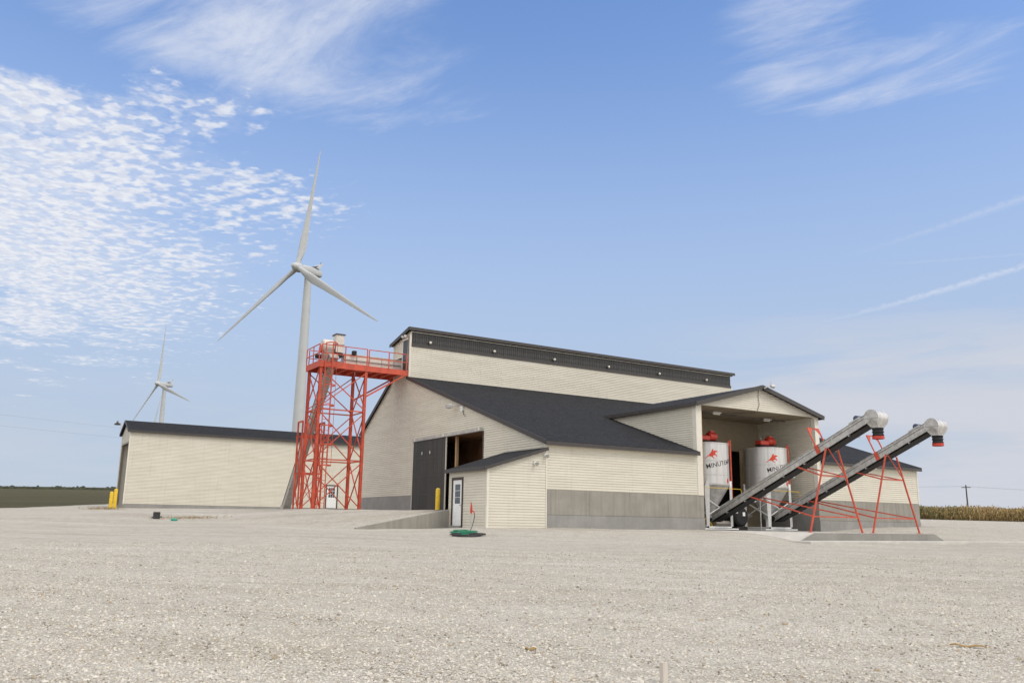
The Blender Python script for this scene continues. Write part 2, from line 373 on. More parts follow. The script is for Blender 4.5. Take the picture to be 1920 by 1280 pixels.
def axis(segs):
    a = []
    for lo, hi, st in segs: a += list(np.arange(lo, hi-1e-6, st))
    a.append(segs[-1][1]); return np.array(sorted(set(np.round(a, 4))))
def ground_mat():
    m, g, b = newmat('crushed_limestone_and_grass'); v = obj_coord(g)
    x, y, z = g.xyz(v)
    dist = g.m('SQRT', g.add(g.m('POWER', g.add(x, 21.2), 2), g.m('POWER', g.add(y, 31.4), 2)))
    # stones
    v1 = g.voro(v, 34, 'Color'); v1d = g.voro(v, 34); v2 = g.voro(v, 80, 'Color'); v3d = g.voro(v, 13)
    r1 = g.xyz(v1)[0]; r2 = g.xyz(v2)[1]
    c = g.mix(r1, (.54, .50, .43, 1), (.78, .745, .67, 1))
    c = g.mix(g.mul(g.step(g.xyz(g.voro(v, 11, 'Color'))[0], .55, .95), .5), c, (.40, .365, .315, 1)); c = g.mix(g.mul(g.step(g.noise(v, 7, 5, .75), .54, .68), .55), c, (.36, .325, .275, 1))
    c = g.mix(.45, c, g.mix(r2, (.52, .485, .42, 1), (.80, .77, .695, 1)))
    big = g.noise(v, .16, 6, .6); mid = g.noise(g.mapp(v, (.6, 1.8, 1), (0, 0, R(31))), .9, 6, .65); track = g.noise(g.mapp(v, (.07, .85, 1), (0, 0, R(38))), 1.0, 5, .62, .6)
    c = g.mix(g.step(big, .3, .7, lo=0, hi=.35), c, (.67, .635, .565, 1))
    gr = g.noise(v, 2.6, 8, .78); c = g.mix(g.mul(g.step(gr, .50, .62), .42), c, (.37, .335, .28, 1)); c = g.mix(g.mul(g.step(gr, .46, .36), .45), c, (.76, .73, .67, 1))
    c = g.mix(g.mul(g.step(mid, .52, .74), .42), c, (.49, .45, .38, 1))
    tan = g.noise(g.mapp(v, (.5, 1.3, 1), (0, 0, R(31))), .22, 6, .6); c = g.mix(g.mul(g.step(tan, .55, .70), .35), c, (.50, .435, .34, 1))
    c = g.mix(g.mul(g.step(track, .52, .68), .45), c, (.43, .385, .315, 1))
    c = g.mix(g.mul(g.step(track, .48, .32), .55), c, (.80, .77, .70, 1))
    c = g.mix(g.mul(g.step(v1d, .36, .58), .45), c, (.22, .19, .155, 1))
    # grass and field outside the lot
    e1 = g.add(g.mul(g.add(x, 19.9), .9115), g.mul(g.sub(y, 40.7), -.4114))        # + on the lot side of the left edge
    e1 = g.add(e1, g.mul(g.sub(g.noise(v, .35, 5), .5), 3.0))
    far = g.step(g.add(g.add(g.mul(x, .5), g.mul(y, .86)), 0), 78, 80)
    lot = g.mul(g.step(e1, -.4, .5), g.sub(1.0, far))
    e2 = g.add(g.mul(g.sub(x, 77), -.90), g.mul(g.sub(y, 27), -.44))              # corn side
    lot = g.mul(lot, g.step(g.add(e2, g.mul(g.sub(g.noise(v, .5, 4), .5), 2)), -.4, .5))
    gn = g.noise(v, 2.6, 6, .7); gb = g.noise(v, .06, 5, .6)
    gc = g.mix(g.step(gn, .3, .7), (.045, .048, .022, 1), (.095, .088, .042, 1)); gc = g.mix(g.step(gb, .35, .7), gc, (.075, .062, .030, 1)); gs = g.noise(g.mapp(v, (.02, .12, 1), (0, 0, R(-12))), 1.0, 5, .6); gc = g.mix(g.mul(g.step(gs, .45, .65), .6), gc, (.105, .092, .05, 1))
    g.put(b.inputs['Base Color'], g.mix(lot, gc, c)); b.inputs['Roughness'].default_value = .95; b.inputs['Specular IOR Level'].default_value = .2
    h = g.add(g.mul(g.sub(1.0, v1d), 1.0), g.add(g.mul(r2, .5), g.mul(g.noise(v, 5, 4), 2.5)))
    g.put(b.inputs['Normal'], g.bump(h, .8, .03))
    return m
def build_ground():
    xs = axis([(-2600,-600,200),(-600,-200,50),(-200,-60,10),(-60,-34,2),(-34,-6,.4),(-6,30,.5),(30,50,2),(50,130,5),(130,300,20),(300,900,60),(900,4000,250)])
    ys = axis([(-600,-100,100),(-100,-44,8),(-44,-6,.4),(-6,3.3,.4),(3.3,3.5,.06),(3.5,30,.5),(30,60,1.5),(60,140,5),(140,400,20),(400,1000,60),(1000,4200,250)])
    X, Y = np.meshgrid(xs, ys, indexing='ij'); Z = ground_z(X, Y)
    V = np.stack([X, Y, Z], -1).reshape(-1, 3); nx, ny = len(xs), len(ys)
    i, j = np.meshgrid(np.arange(nx-1), np.arange(ny-1), indexing='ij'); a = (i*ny+j).ravel()
    F = np.stack([a, a+ny, a+ny+1, a+1], 1)
    o = np_mesh('ground', V, F, ground_mat(), smooth=True); tag(o, kind='structure'); return o
def np_mesh(name, V, F, mat, smooth=False, parent=None):
    me = bpy.data.meshes.new(name); k = F.shape[1]
    me.vertices.add(len(V)); me.vertices.foreach_set('co', V.astype(np.float32).ravel())
    me.loops.add(F.size); me.loops.foreach_set('vertex_index', F.astype(np.int32).ravel())
    me.polygons.add(len(F)); me.polygons.foreach_set('loop_start', np.arange(0, F.size, k, dtype=np.int32))
    me.polygons.foreach_set('use_smooth', np.full(len(F), smooth)); me.update(calc_edges=True); me.validate()
    if mat: me.materials.append(mat)
    o = bpy.data.objects.new(name, me); col.objects.link(o)
    if parent: o.parent = parent
    return o
build_ground()

# ------------------------------------------------------------------ wall / siding builder
EXPO = .116
def cut(z, ivs):
    return ivs(z)
def wall_with_siding(bld, org, u, n, ivs, z0, z1, breaks, name='wall', thick=.14, siding=True, mat=None):
    """ivs(z) -> list of (a,b) along u; builds a backing wall and double-lap siding panels (its children)"""
    org = Vector(org); u = Vector(u); n = Vector(n)
    zs = sorted(set([z0, z1] + [b for b in breaks if z0 < b < z1]))
    P = lambda a, z, o: org + u*a + n*o + Vector((0, 0, z))
    mb = MB(); e = 1e-4
    for za, zb in zip(zs[:-1], zs[1:]):
        A, B = ivs(za+e), ivs(zb-e)
        if len(A) != len(B): A = B if len(B) else A; B = A
        for (a0, a1), (b0, b1) in zip(A, B):
            mb.prism([P(a0, za, 0), P(a1, za, 0), P(b1, zb, 0), P(b0, zb, 0)], -n*thick)
    w = mb.build(name, mat or M['backing'], bld)
    if not siding: return w
    k = 0
    while True:
        zp = z0 + k*2*EXPO
        if zp >= z1-.01: break
        groups = {}
        for lap in (0, 1):
            zl = zp + lap*EXPO; zt = min(zl+EXPO, z1); zg = zl+.026
            if zl >= z1-.005: continue
            zz = sorted(set([zl, zt] + ([zg] if zg < zt-.004 else []) + [b for b in breaks if zl+.004 < b < zt-.004 and abs(b-zg) > .004]))
            off = lambda z: (.012+.018*(z-zl)/.026) if z < zg else .030-.016*(z-zg)/(EXPO-.026)      # recessed shadow line, then the sloping face
            for za, zb in zip(zz[:-1], zz[1:]):
                A, B = ivs(za+e), ivs(zb-e)
                if len(A) != len(B): A = B if len(B) else A; B = A
                for gi, ((a0, a1), (b0, b1)) in enumerate(zip(A, B)):
                    if a1-a0 < .005 and b1-b0 < .005: continue
                    pm = groups.setdefault(gi, MB()); oa, ob = off(za), off(zb)
                    pm.add([P(a0, za, oa), P(a1, za, oa), P(b1, zb, ob), P(b0, zb, ob), P(a0, za, .003), P(b0, zb, .003), P(a1, za, .003), P(b1, zb, .003)],
                           [(0, 1, 2, 3), (4, 0, 3, 5), (1, 6, 7, 2)])
        for pm in groups.values():
            me = bpy.data.meshes.new('siding_panel'); me.from_pydata(pm.v, [], pm.f); me.materials.append(M['siding'])
            o = bpy.data.objects.new('siding_panel', me); col.objects.link(o); o.parent = w
        k += 1
    return w
def lerp(a, b, t): return a+(b-a)*t

# ------------------------------------------------------------------ main building
Hc, He, Lb, Lb2, L2 = 1.68, 3.80, 9.15, 18.40, 27.25
Hb, Hba, Ym, Zm0, Zb, Zm1 = 6.26, 7.50, 14.85, 8.68, 10.68, 11.60
Ym2, Zr2, Zs, W, Hw = 17.23, 11.05, 8.76, 21.67, 5.93
Yd0, Yd1, Yds, Zd, DG = 5.63, 13.55, 9.50, 4.74, .74
PX, PD, Hp1, Hp2 = 3.0, 3.32, 2.50, 3.42
SL = (Zm0-He)/Ym
ORG = Vector((0, 0, 0))
bld = thing('storage_building', (0, 0, 0), 'large cream sided storage building with raised black banded clerestory and open loading bay', 'building')

def part(mb, name, mat, **k): return mb.build(name, M[mat], bld, **k)
# foundations: two pours, the lower one a little proud
for (x0, x1) in ((0.0, Lb+.34), (Lb2-.3, L2)):
    part(MB().box(x0, x1, -.004, .25, .585, Hc-.003), 'foundation_wall', 'conc')
    npn = 4 if x0 == 0 else 4; pwid = (x1-x0)/npn
    for i in range(npn):
        part(MB().box(x0+i*pwid+.005, x0+(i+1)*pwid-.005, -.022-.004*(i % 2), -.005, .588, Hc), 'form_panel', 'conc', bevel=.006)
    part(MB().box(x0, x1, -.05, .28, -.9, .58), 'footing_wall', 'conc2')
part(MB().box(-.02, .25, .26, W, -.9, Hc-.003), 'foundation_wall', 'conc') if False else None
part(MB().box(-.02, .25, Yd1+.02, W, -.6, Hc), 'foundation_wall', 'conc2')
part(MB().box(-.02, .25, .26, Yd0-.02, -.6, Hc-.004), 'foundation_wall', 'conc2')
part(MB().box(L2-.25, L2-.003, .29, W, -.6, Hc-.004), 'foundation_wall', 'conc2')
# front walls
wall_with_siding(bld, (0, -.0, 0), (1, 0, 0), (0, -1, 0), lambda z: [(0.06, Lb+.02)], Hc+.004, He-.02, [])
wall_with_siding(bld, (0, -.0, 0), (1, 0, 0), (0, -1, 0), lambda z: [(Lb2+.0, L2-.05)], Hc+.004, He-.02, [])
# gable wall
def gable(z):
    lo = 0.06 if z <= He else (lerp(0, Ym, (z-He)/(Zm0-He)) if z <= Zm0 else Ym+.06)
    hi = W-.06 if z <= Hw else (lerp(W, Ym2, (z-Hw)/(Zs-Hw)) if z <= Zs else (Ym2-.05 if z <= Zr2 else lerp(Ym2, Ym, (z-Zr2)/(Zm1-Zr2))))
    if z < Zd: return [(lo, Yd0), (Yd1, hi)]
    if 9.2 < z < 11.22: 
        if z < 10.12: return [(lo, 15.03), (17.06, hi)]
        return [(lo, 15.03), (15.92, hi)] if hi > 15.93 else [(lo, 15.03)]
    return [(lo, hi)]
wall_with_siding(bld, (0, 0, 0), (0, 1, 0), (-1, 0, 0), gable, Hc+.004, Zm1-.02, [He, Zm0, Hw, Zs, Zr2, Zd, 9.2, 10.12, 11.22])
wall_with_siding(bld, (L2, 0, 0), (0, 1, 0), (1, 0, 0), lambda z: [(lo, hi) for lo, hi in [(0.06 if z <= He else (lerp(0, Ym, (z-He)/(Zm0-He)) if z <= Zm0 else Ym+.06), gable(9.0 if z < Zd else (11.3 if 9.2 < z < 11.22 else z))[-1][1] if z > Hw else W-.06)]], Hc+.004, Zr2, [He, Zm0, Hw, Zs], siding=False, mat=M['trim'])
part(MB().box(.3, L2-.3, W-.2, W, -.5, Hw), 'wall', 'trim')
# clerestory front wall and dark ribbed band
wall_with_siding(bld, (0, Ym, 0), (1, 0, 0), (0, -1, 0), lambda z: [(.06, L2-.05)], Zm0-.05, Zb, [])
part(MB().box(.1, L2-.1, Ym+.01, Ym+.12, Zb, Zm1), 'wall', 'backing')
npan = 30; pw_ = (L2-.16)/npan
for i in range(npan):
    x0 = .08+i*pw_; mb = MB(); nr = 6
    pts = []
    for k in range(nr):
        a = x0 + pw_*k/nr; b_ = pw_/nr
        pts += [(a, .012), (a+b_*.60, .012), (a+b_*.68, .034), (a+b_*.92, .034)]
    pts.append((x0+pw_-.004, .012))
    for (a, oa), (b_, ob) in zip(pts[:-1], pts[1:]):
        mb.add([(a, Ym-oa, Zb+.14), (b_, Ym-ob, Zb+.14), (b_, Ym-ob, Zm1-.07), (a, Ym-oa, Zm1-.07)], [(0, 1, 2, 3)])
    part(mb, 'ribbed_panel', 'ribbed')
for z in (10.98, 11.28): part(MB().box(.08, L2-.06, Ym-.045, Ym-.036, z-.008, z+.008), 'panel_batten', 'fascia')
part(MB().box(.06, L2-.04, Ym-.07, Ym-.005, Zb-.02, Zb+.14), 'band_sill', 'fascia')
part(MB().box(-.02, L2+.02, Ym-.10, Ym-.01, Zm1-.065, Zm1-.02), 'soffit_trim', 'trim')
# roofs
def roof_slab(p, t=.10, mat='shingle', name='roof'):
    return part(MB().prism([Vector(q) for q in p], (0, 0, -t)), name, mat)
ov = .16
e0 = lambda y: He + .10 + SL*y
roof_slab([(-ov, -.26, e0(-.26)), (Lb-.03, -.26, e0(-.26)), (Lb-.03, Ym, e0(Ym)), (-ov, Ym, e0(Ym))])
roof_slab([(Lb2+.03, -.26, e0(-.26)), (L2+ov, -.26, e0(-.26)), (L2+ov, Ym, e0(Ym)), (Lb2+.03, Ym, e0(Ym))])
roof_slab([(Lb-.03, 4.2, e0(4.2)), (Lb2+.03, 4.2, e0(4.2)), (Lb2+.03, Ym, e0(Ym)), (Lb-.03, Ym, e0(Ym))])
bs = (Zs-Hw)/(W-Ym2)
roof_slab([(-ov, Ym2, Zs+.1), (L2+ov, Ym2, Zs+.1), (L2+ov, W+.3, Hw+.1-bs*.3), (-ov, W+.3, Hw+.1-bs*.3)])
ms = (Zm1-Zr2)/(Ym2-Ym)
roof_slab([(-.22, Ym-.24, Zm1+.12+ms*.24), (L2+.2, Ym-.24, Zm1+.12+ms*.24), (L2+.2, Ym2+.2, Zr2+.12-ms*.2), (-.22, Ym2+.2, Zr2+.12-ms*.2)])
part(MB().box(.0, L2, Ym2-.1, Ym2, Zs, Zr2), 'wall', 'trim')
def fascia(p, q, w=.03, h=.17): return part(MB().bar(p, q, w, h), 'fascia', 'fascia')
fascia((-ov-.02, -.28, e0(-.28)-.10), (Lb-.05, -.28, e0(-.28)-.10)); fascia((Lb2+.05, -.28, e0(-.28)-.10), (L2+ov+.02, -.28, e0(-.28)-.10))
fascia((-ov-.02, -.262, e0(-.262)-.07), (-ov-.02, Ym+.0, e0(Ym)-.07), .03, .2); fascia((L2+ov+.02, -.262, e0(-.262)-.07), (L2+ov+.02, Ym, e0(Ym)-.07), .03, .2)
fascia((-ov-.02, Ym2+.2, Zs+.03-bs*.2), (-ov-.02, W+.32, Hw+.03-bs*.32), .03, .2)
fascia((-.24, Ym-.26, Zm1+.05+ms*.26), (L2+.22, Ym-.26, Zm1+.05+ms*.26), .03, .20)
fascia((-.24, Ym-.24, Zm1+.05+ms*.24), (-.24, Ym2+.22, Zr2+.05-ms*.22), .03, .20)
# soffits close the eaves
part(MB().box(-.12, Lb-.06, -.255, -.035, e0(-.26)-.17, e0(-.26)-.155), 'soffit', 'trim'); part(MB().box(Lb2+.1, L2+.1, -.255, -.035, e0(-.26)-.17, e0(-.26)-.155), 'soffit', 'trim')
# corner trims
def trim(x0, x1, y0, y1, z0, z1): return part(MB().box(x0, x1, y0, y1, z0, z1), 'corner_trim', 'trim')
trim(-.046, .06, -.046, .06, Hc+.005, He-.03)
trim(-.046, .06, W-.06, W+.046, Hc, Hw)
trim(-.046, .06, Ym-.046, Ym+.06, Zm0+.08, Zm1-.07); trim(-.046, .02, Ym2-.05, Ym2+.046, Zs+.12, Zr2+.02)
trim(L2-.05, L2+.046, -.046, .06, Hc+.005, He-.03)
trim(L2-.05, L2+.046, Ym-.046, Ym+.06, Zm0+.05, Zb-.02)

# gable sliding door, track and the dark hall behind
dr = part(MB().box(-.10, -.07, Yds-.02, Yd1+.02, DG+.02, Zd-.02), 'sliding_door', 'ribbed')
nsh = 4; sw = (Yd1-Yds)/nsh
for i in range(nsh):
    y0 = Yds+i*sw; pts = []
    for k in range(8):
        a = y0+sw*k/8; b_ = sw/8
        pts += [(a, 0), (a+b_*.6, 0), (a+b_*.7, .02), (a+b_*.9, .02)]
    pts.append((y0+sw-.003, 0)); mb = MB()
    for (a, oa), (b_, ob) in zip(pts[:-1], pts[1:]):
        mb.add([(-.104-oa, a, DG+.04), (-.104-ob, b_, DG+.04), (-.104-ob, b_, Zd-.03), (-.104-oa, a, Zd-.03)], [(0, 1, 2, 3)])
    mb.build('door_sheet', M['ribbed'], dr)
for z in (1.7, 2.7, 3.72): MB().box(-.130, -.126, Yds, Yd1, z-.02, z+.02).build('girt_shadow', M['fascia'], dr)  # dark strips that paint in the shadow lines of the girts
for y in (11.35, 12.35): MB().bar((-.15, y, 3.92), (-.15, y, 4.08), .035).build('handle', M['white'], dr)
MB().box(-.135, -.075, Yds-.07, Yds-.022, DG+.02, Zd-.02).build('door_edge', M['trim'], dr)
MB().box(-.135, -.075, Yd1+.022, Yd1+.07, DG+.02, Zd-.02).build('door_edge', M['trim'], dr)
tk = part(MB().box(-.19, -.03, Yd0-.02, Yd1+.12, Zd-.015, Zd+.13), 'door_track', 'galv')
for y in (5.75, 9.7, 13.3): MB().box(-.215, -.191, y-.08, y+.08, Zd+.0, Zd+.16).build('track_bracket', M['trim'], tk)
part(MB().box(-.05, .12, Yd0-.09, Yd0, DG-.3, Zd-.02), 'door_jamb', 'brown')
part(MB().box(.14, 3.2, Yd0-1.2, Yd1+.2, Zd+.02, Zd+.1), 'hall_ceiling', 'ply')
part(MB().box(2.4, 2.5, Yd0-1.2, Yd1+.2, DG-.2, Zd+.02), 'hall_partition', 'ply')
part(MB().box(.2, 2.4, Yd0-1.3, Yd0-1.2, DG-.2, Zd+.02), 'hall_partition', 'ply')
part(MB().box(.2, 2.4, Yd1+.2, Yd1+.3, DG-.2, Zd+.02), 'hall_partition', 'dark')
for y in (9.05, ): part(MB().box(.3, .44, y, y+.14, DG-.2, Zd+.01), 'hall_post', 'lumber')
for y in (5.9, 7.2, 8.4): part(MB().box(2.34, 2.398, y, y+.05, DG, Zd), 'hall_stud', 'ply')
part(MB().box(.0, 2.4, Yd0-.9, Yd1+.2, DG-.35, DG-.01), 'hall_floor', 'conc2')
# clerestory catwalk door and the conveyor hatch below the gable
dc = part(MB().box(.0, .05, 15.03, 15.92, 9.2, 11.2), 'catwalk_door', 'ribbed')
mb = MB().box(-.04, .0, 15.03, 15.09, 9.2, 11.22).box(-.04, .0, 15.86, 15.92, 9.2, 11.22).box(-.04, .0, 15.09, 15.86, 11.13, 11.22); mb.build('door_frame', M['white'], dc)
MB().box(-.055, -.03, 14.97, 15.028, 9.2, 11.28).build('door_casing', M['brown'], dc)
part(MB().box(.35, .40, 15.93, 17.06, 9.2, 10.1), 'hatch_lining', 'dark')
part(MB().box(-.05, .0, 15.92, 17.1, 10.12, 10.19), 'hatch_frame', 'trim')

# loading bay dormer
BAYD = 4.05; Xm = (Lb+Lb2)/2; rb = (Hba-Hb)/(Xm-Lb)
yint = (Hb-He-.05)/SL
wall_with_siding(bld, (Lb, 0, 0), (0, 1, 0), (-1, 0, 0), lambda z: [(.05, max(.051, (z-e0(0)+.0)/SL))], e0(0)+.02, Hb-.02, [])
wall_with_siding(bld, (Lb2, 0, 0), (0, 1, 0), (1, 0, 0), lambda z: [(.05, max(.051, (z-e0(0)+.0)/SL))], e0(0)+.02, Hb-.02, [])
wall_with_siding(bld, (0, 0, 0), (1, 0, 0), (0, -1, 0), lambda z: [(Lb+.05 if z < Hb else Lb+.05+(z-Hb)/rb, Lb2-.05 if z < Hb else Lb2-.05-(z-Hb)/rb)], Hb-.02, Hba-.02, [Hb])
# posts at both jambs of the opening
for (x0, x1) in ((Lb-.046, Lb+.32), (Lb2-.28, Lb2+.046)):
    part(MB().box(x0, x1, -.048, .22, Hc+.006, Hb+.0), 'jamb_post', 'siding' if False else 'trim')
part(MB().box(Lb+.33, Lb+.36, -.04, .22, Hc-.1, Hb-.02), 'jamb_casing', 'lumber')
# interior: liner walls, ceiling, back wall with doorway
wall_with_siding(bld, (Lb2-.30, 0, 0), (0, 1, 0), (-1, 0, 0), lambda z: [(.23, BAYD)], Hc, Hb-.03, [], thick=.1)
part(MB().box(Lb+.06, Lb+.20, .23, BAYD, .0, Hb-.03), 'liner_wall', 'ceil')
part(MB().box(Lb2-.32, Lb2-.12, .23, BAYD, -.3, Hc-.002), 'foundation_wall', 'conc2')
dx0, dx1 = 14.4, 16.55
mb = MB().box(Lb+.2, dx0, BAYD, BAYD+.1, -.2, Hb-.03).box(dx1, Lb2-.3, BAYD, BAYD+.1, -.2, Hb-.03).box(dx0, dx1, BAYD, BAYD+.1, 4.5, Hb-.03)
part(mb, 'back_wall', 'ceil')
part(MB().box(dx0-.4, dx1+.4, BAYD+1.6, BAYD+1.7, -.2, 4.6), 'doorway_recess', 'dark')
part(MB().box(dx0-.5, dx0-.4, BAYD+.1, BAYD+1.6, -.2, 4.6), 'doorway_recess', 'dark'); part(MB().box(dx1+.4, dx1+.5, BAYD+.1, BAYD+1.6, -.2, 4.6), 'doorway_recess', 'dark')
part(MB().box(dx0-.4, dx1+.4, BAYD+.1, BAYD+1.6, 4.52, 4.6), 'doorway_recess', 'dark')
part(MB().box(dx1-.16, dx1-.02, BAYD-.05, BAYD-.004, 0, 4.55), 'doorway_post', 'lumber')
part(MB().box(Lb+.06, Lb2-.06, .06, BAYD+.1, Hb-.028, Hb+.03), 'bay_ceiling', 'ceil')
for x in (11.4, 13.7, 16.0): part(MB().box(x-.01, x+.01, .24, BAYD, Hb-.036, Hb-.0285), 'ceiling_seam', 'fascia')
part(MB().tube([(9.4, 1.9, Hb-.09), (18.0, 1.9, Hb-.09)], .022, 6), 'conduit', 'wire'); part(MB().tube([(12.1, 1.9, Hb-.09), (13.6, .12, Hb-.09)], .016, 6), 'conduit', 'wire')
# bay roof
ez = lambda x: Hb+.10 + rb*(x-Lb)
yr = (Hba+.0-He)/SL
def vy(z): return (z-.10-He+.0)/SL
for s in (-1, 1):
    xe = Lb-.24 if s < 0 else Lb2+.24
    ze = Hb+.10-rb*.24; zr = ez(Xm)
    p = [(xe, -.3, ze), (Xm, -.3, zr), (Xm, vy(zr)+.3, zr), (xe, vy(ze)+.3, ze)]
    roof_slab(p, .10)
    fascia((xe, -.32, ze-.08), (Xm, -.32, zr-.08), .03, .22)
    fascia((xe-.02*s*-1, -.3, ze-.07), (xe-.02*s*-1, vy(ze), ze-.07), .03, .18)
part(MB().tube([(Xm-.05, -.05, Hba-.15), (Xm-.12, -.07, Hba-.5), (Xm-.06, -.07, Hba-.9), (Xm-.2, -.06, Hb)], .014, 6), 'power_cable', 'wire')

# entry lean-to on the gable
def porch_front(z):
    zt = lambda x: lerp(Hp1, Hp2, (x+PX)/PX)
    if z <= Hp1: return [(-PX+.05, -.04)]
    return [(-PX*(1-(z-Hp1)/(Hp2-Hp1))+.01, -.04)]
wall_with_siding(bld, (0, -.06, 0), (1, 0, 0), (0, -1, 0), porch_front, -.03, Hp2-.01, [Hp1])
def porch_side(z):
    if z < 2.17: return [(.05, 2.03), (3.08, PD)]
    return [(.05, PD)]
wall_with_siding(bld, (-PX, -.06, 0), (0, 1, 0), (-1, 0, 0), lambda z: [(a, b+.06) for a, b in porch_side(z)], -.03, Hp1-.01, [2.17])
part(MB().box(-PX, -.1, PD-.1, PD, -.1, Hp1), 'wall', 'siding')
trim(-PX-.046, -PX+.05, -.106, -.0, -.04, Hp1-.02); trim(-.05, .0, -.106, -.065, -.04, Hp2-.05); trim(-PX-.046, -PX+.03, PD, PD+.03, .5, Hp1)
roof_slab([(0-.02, -.22, Hp2+.10), (-PX-.22, -.22, Hp1+.10-.066), (-PX-.22, PD+.18, Hp1+.10-.066), (-.02, PD+.18, Hp2+.10)], .07)
pf = lambda p, q, h=.13: part(MB().bar(p, q, .03, h), 'fascia', 'fascia')
pf((-.0, -.235, Hp2+.03), (-PX-.235, -.235, Hp1-.04)); pf((-PX-.235, -.22, Hp1-.035), (-PX-.235, PD+.18, Hp1-.035), .17)
pd = part(MB().box(-PX-.02, -PX+.03, 2.12, 2.99, .06, 2.06), 'entry_door', 'white')
mb = MB().box(-PX-.06, -PX, 2.03, 2.12, -.02, 2.17).box(-PX-.06, -PX, 2.99, 3.08, -.02, 2.17).box(-PX-.06, -PX, 2.12, 2.99, 2.06, 2.17); mb.build('door_frame', M['brown'], pd)
for i in range(3):
    for j in range(3):
        y0 = 2.31+i*.165; z0 = 1.02+j*.29
        MB().box(-PX-.026, -PX-.021, y0, y0+.15, z0, z0+.27).build('window_pane', M['glass'], pd)
MB().bar((-PX-.06, 2.2, .95), (-PX-.06, 2.3, .95), .03).build('handle', M['galv'], pd)
part(MB().box(-PX-.16, -PX-.03, 2.1, 3.0, -.06, .055), 'door_sill', 'conc2')
at_world(bld)

# lights on the walls
def floodlight(name, loc, d, label, arm=None, two=False):
    t = thing(name, loc, label, 'light', None); p = Vector(loc); d = Vector(d).normalized(); side = Vector((0, 0, 1)).cross(d).normalized()
    MB().bar(p, p+d*.10, .12, .12).build('base_plate', M['white'], t)
    for s in ((-1, 1) if two else (0,)):
        q = p+d*.12+side*s*.14
        MB().tube([q, q+d*.12+Vector((0, 0, -.06))+side*s*.1], [.035, .09], 10).build('lamp_head', M['white'] if two else M['galv'], t, smooth=True)
    at_world(t); return t
floodlight('wall_light', (-.03, 15.3, 11.36), (-1, 0, 0), 'small white twin lamp above the catwalk door under the clerestory eave', two=True)
floodlight('wall_light', (-.66, -.09, 2.80), (0, -1, 0), 'round white lamp on the small lean-to wall facing the yard', two=False)
floodlight('wall_light', (-.12, -.09, 3.16), (0, -1, 0), 'small lamp high on the lean-to wall beside the roof edge', two=False)
t = thing('flood_lamp', (-.03, 8.6, 6.25), 'grey flood lamp with dangling cable on the gable above the sliding door', 'light')
MB().bar((-.03, 8.3, 6.3), (-.35, 8.45, 6.34), .05).build('arm', M['galv'], t); MB().box(-.55, -.3, 8.45, 8.85, 6.16, 6.36).build('lamp_head', M['galv'], t, bevel=.03)
MB().box(-.12, -.03, 7.7, 7.95, 5.95, 6.2).build('junction_box', M['white'], t)
MB().tube([(-.05, 7.75, 6.0), (-.07, 7.72, 5.85), (-.07, 7.62, 5.72), (-.06, 7.5, 5.66)], .018, 6).build('cable', M['wire'], t)
at_world(t)
t = thing('flood_lamp', (Xm, -.3, 7.6), 'grey lamp on a short arm at the loading bay roof peak', 'light')
MB().bar((Xm+.05, -.36, 7.45), (Xm+.45, -.5, 7.66), .05).build('arm', M['galv'], t); MB().tube([(Xm+.42, -.5, 7.58), (Xm+.62, -.54, 7.58)], [.08, .11], 10).build('lamp_head', M['galv'], t, smooth=True)
MB().bar((Xm+.42, -.5, 7.66), (Xm+.46, -.5, 7.84), .03).build('photo_cell', M['galv'], t); at_world(t)
BUL = [(1.28, 'first bare lamp on the black clerestory band beside the catwalk end'), (5.87, 'second bare lamp from the catwalk end of the black clerestory band'), (10.57, 'third bare lamp from the catwalk end of the black clerestory band'),
       (15.18, 'fourth bare lamp from the catwalk end of the black clerestory band'), (19.85, 'fifth bare lamp along the black clerestory band, second from the far end'), (24.53, 'last bare lamp on the black clerestory band above the loading bay')]
for x, lb in BUL:
    t = thing('band_lamp', (x, Ym-.05, 11.0), lb, 'lamp', 'lamps along the clerestory band')
    MB().lathe([(.001, -.02), (.07, -.02), (.07, .03), (.05, .05)], (x, Ym-.06, 11.0), 10, 'y').build('socket', M['fascia'], t)
    MB().lathe([(.05, -.03), (.085, -.10), (.08, -.16), (.04, -.20), (.001, -.205)], (x, Ym-.04, 11.0), 12, 'y').build('bulb', M['bulb'], t, smooth=True)
    at_world(t)
for x, y, lb in ((12.1, 1.5, 'white ceiling lamp in the loading bay above the nearer tank'), (16.5, 1.95, 'white ceiling lamp in the loading bay above the farther tank')):
    t = thing('ceiling_lamp', (x, y, Hb-.04), lb, 'lamp', 'lamps under the bay ceiling')
    MB().box(x-.3, x+.3, y-.1, y+.1, Hb-.10, Hb-.04).build('housing', M['white'], t); MB().tube([(x-.25, y, Hb-.14), (x+.25, y, Hb-.14)], .04, 8).build('tube', M['bulb'], t); at_world(t)

# ------------------------------------------------------------------ long shed
Xs, Ys, SD, z0s, z1s, z2s, XsE = -11.2, 45.07, 4.6, 1.32, 7.30, 8.22, 13.5
shed = thing('machine_shed', (Xs, Ys, z0s), 'long low cream sided shed with black roof behind the red tower', 'shed')
sd0, sd1 = 5.88, 7.06
wall_with_siding(shed, (0, Ys, 0), (1, 0, 0), (0, -1, 0), lambda z: [(Xs+.05, sd0), (sd1, XsE)] if z < z0s+2.12 else [(Xs+.05, XsE)], z0s, z1s, [z0s+2.12])
def shed_gable(z):
    rr = (z2s-z1s)/(SD/2)
    if z < 6.42: return [(0.05, .42), (SD-.25, SD-.05)]
    if z < z1s: return [(.05, SD-.05)]
    return [((z-z1s)/rr+.02, SD-(z-z1s)/rr-.02)]
wall_with_siding(shed, (Xs, Ys, 0), (0, 1, 0), (-1, 0, 0), shed_gable, z0s, z2s-.02, [6.42, z1s])
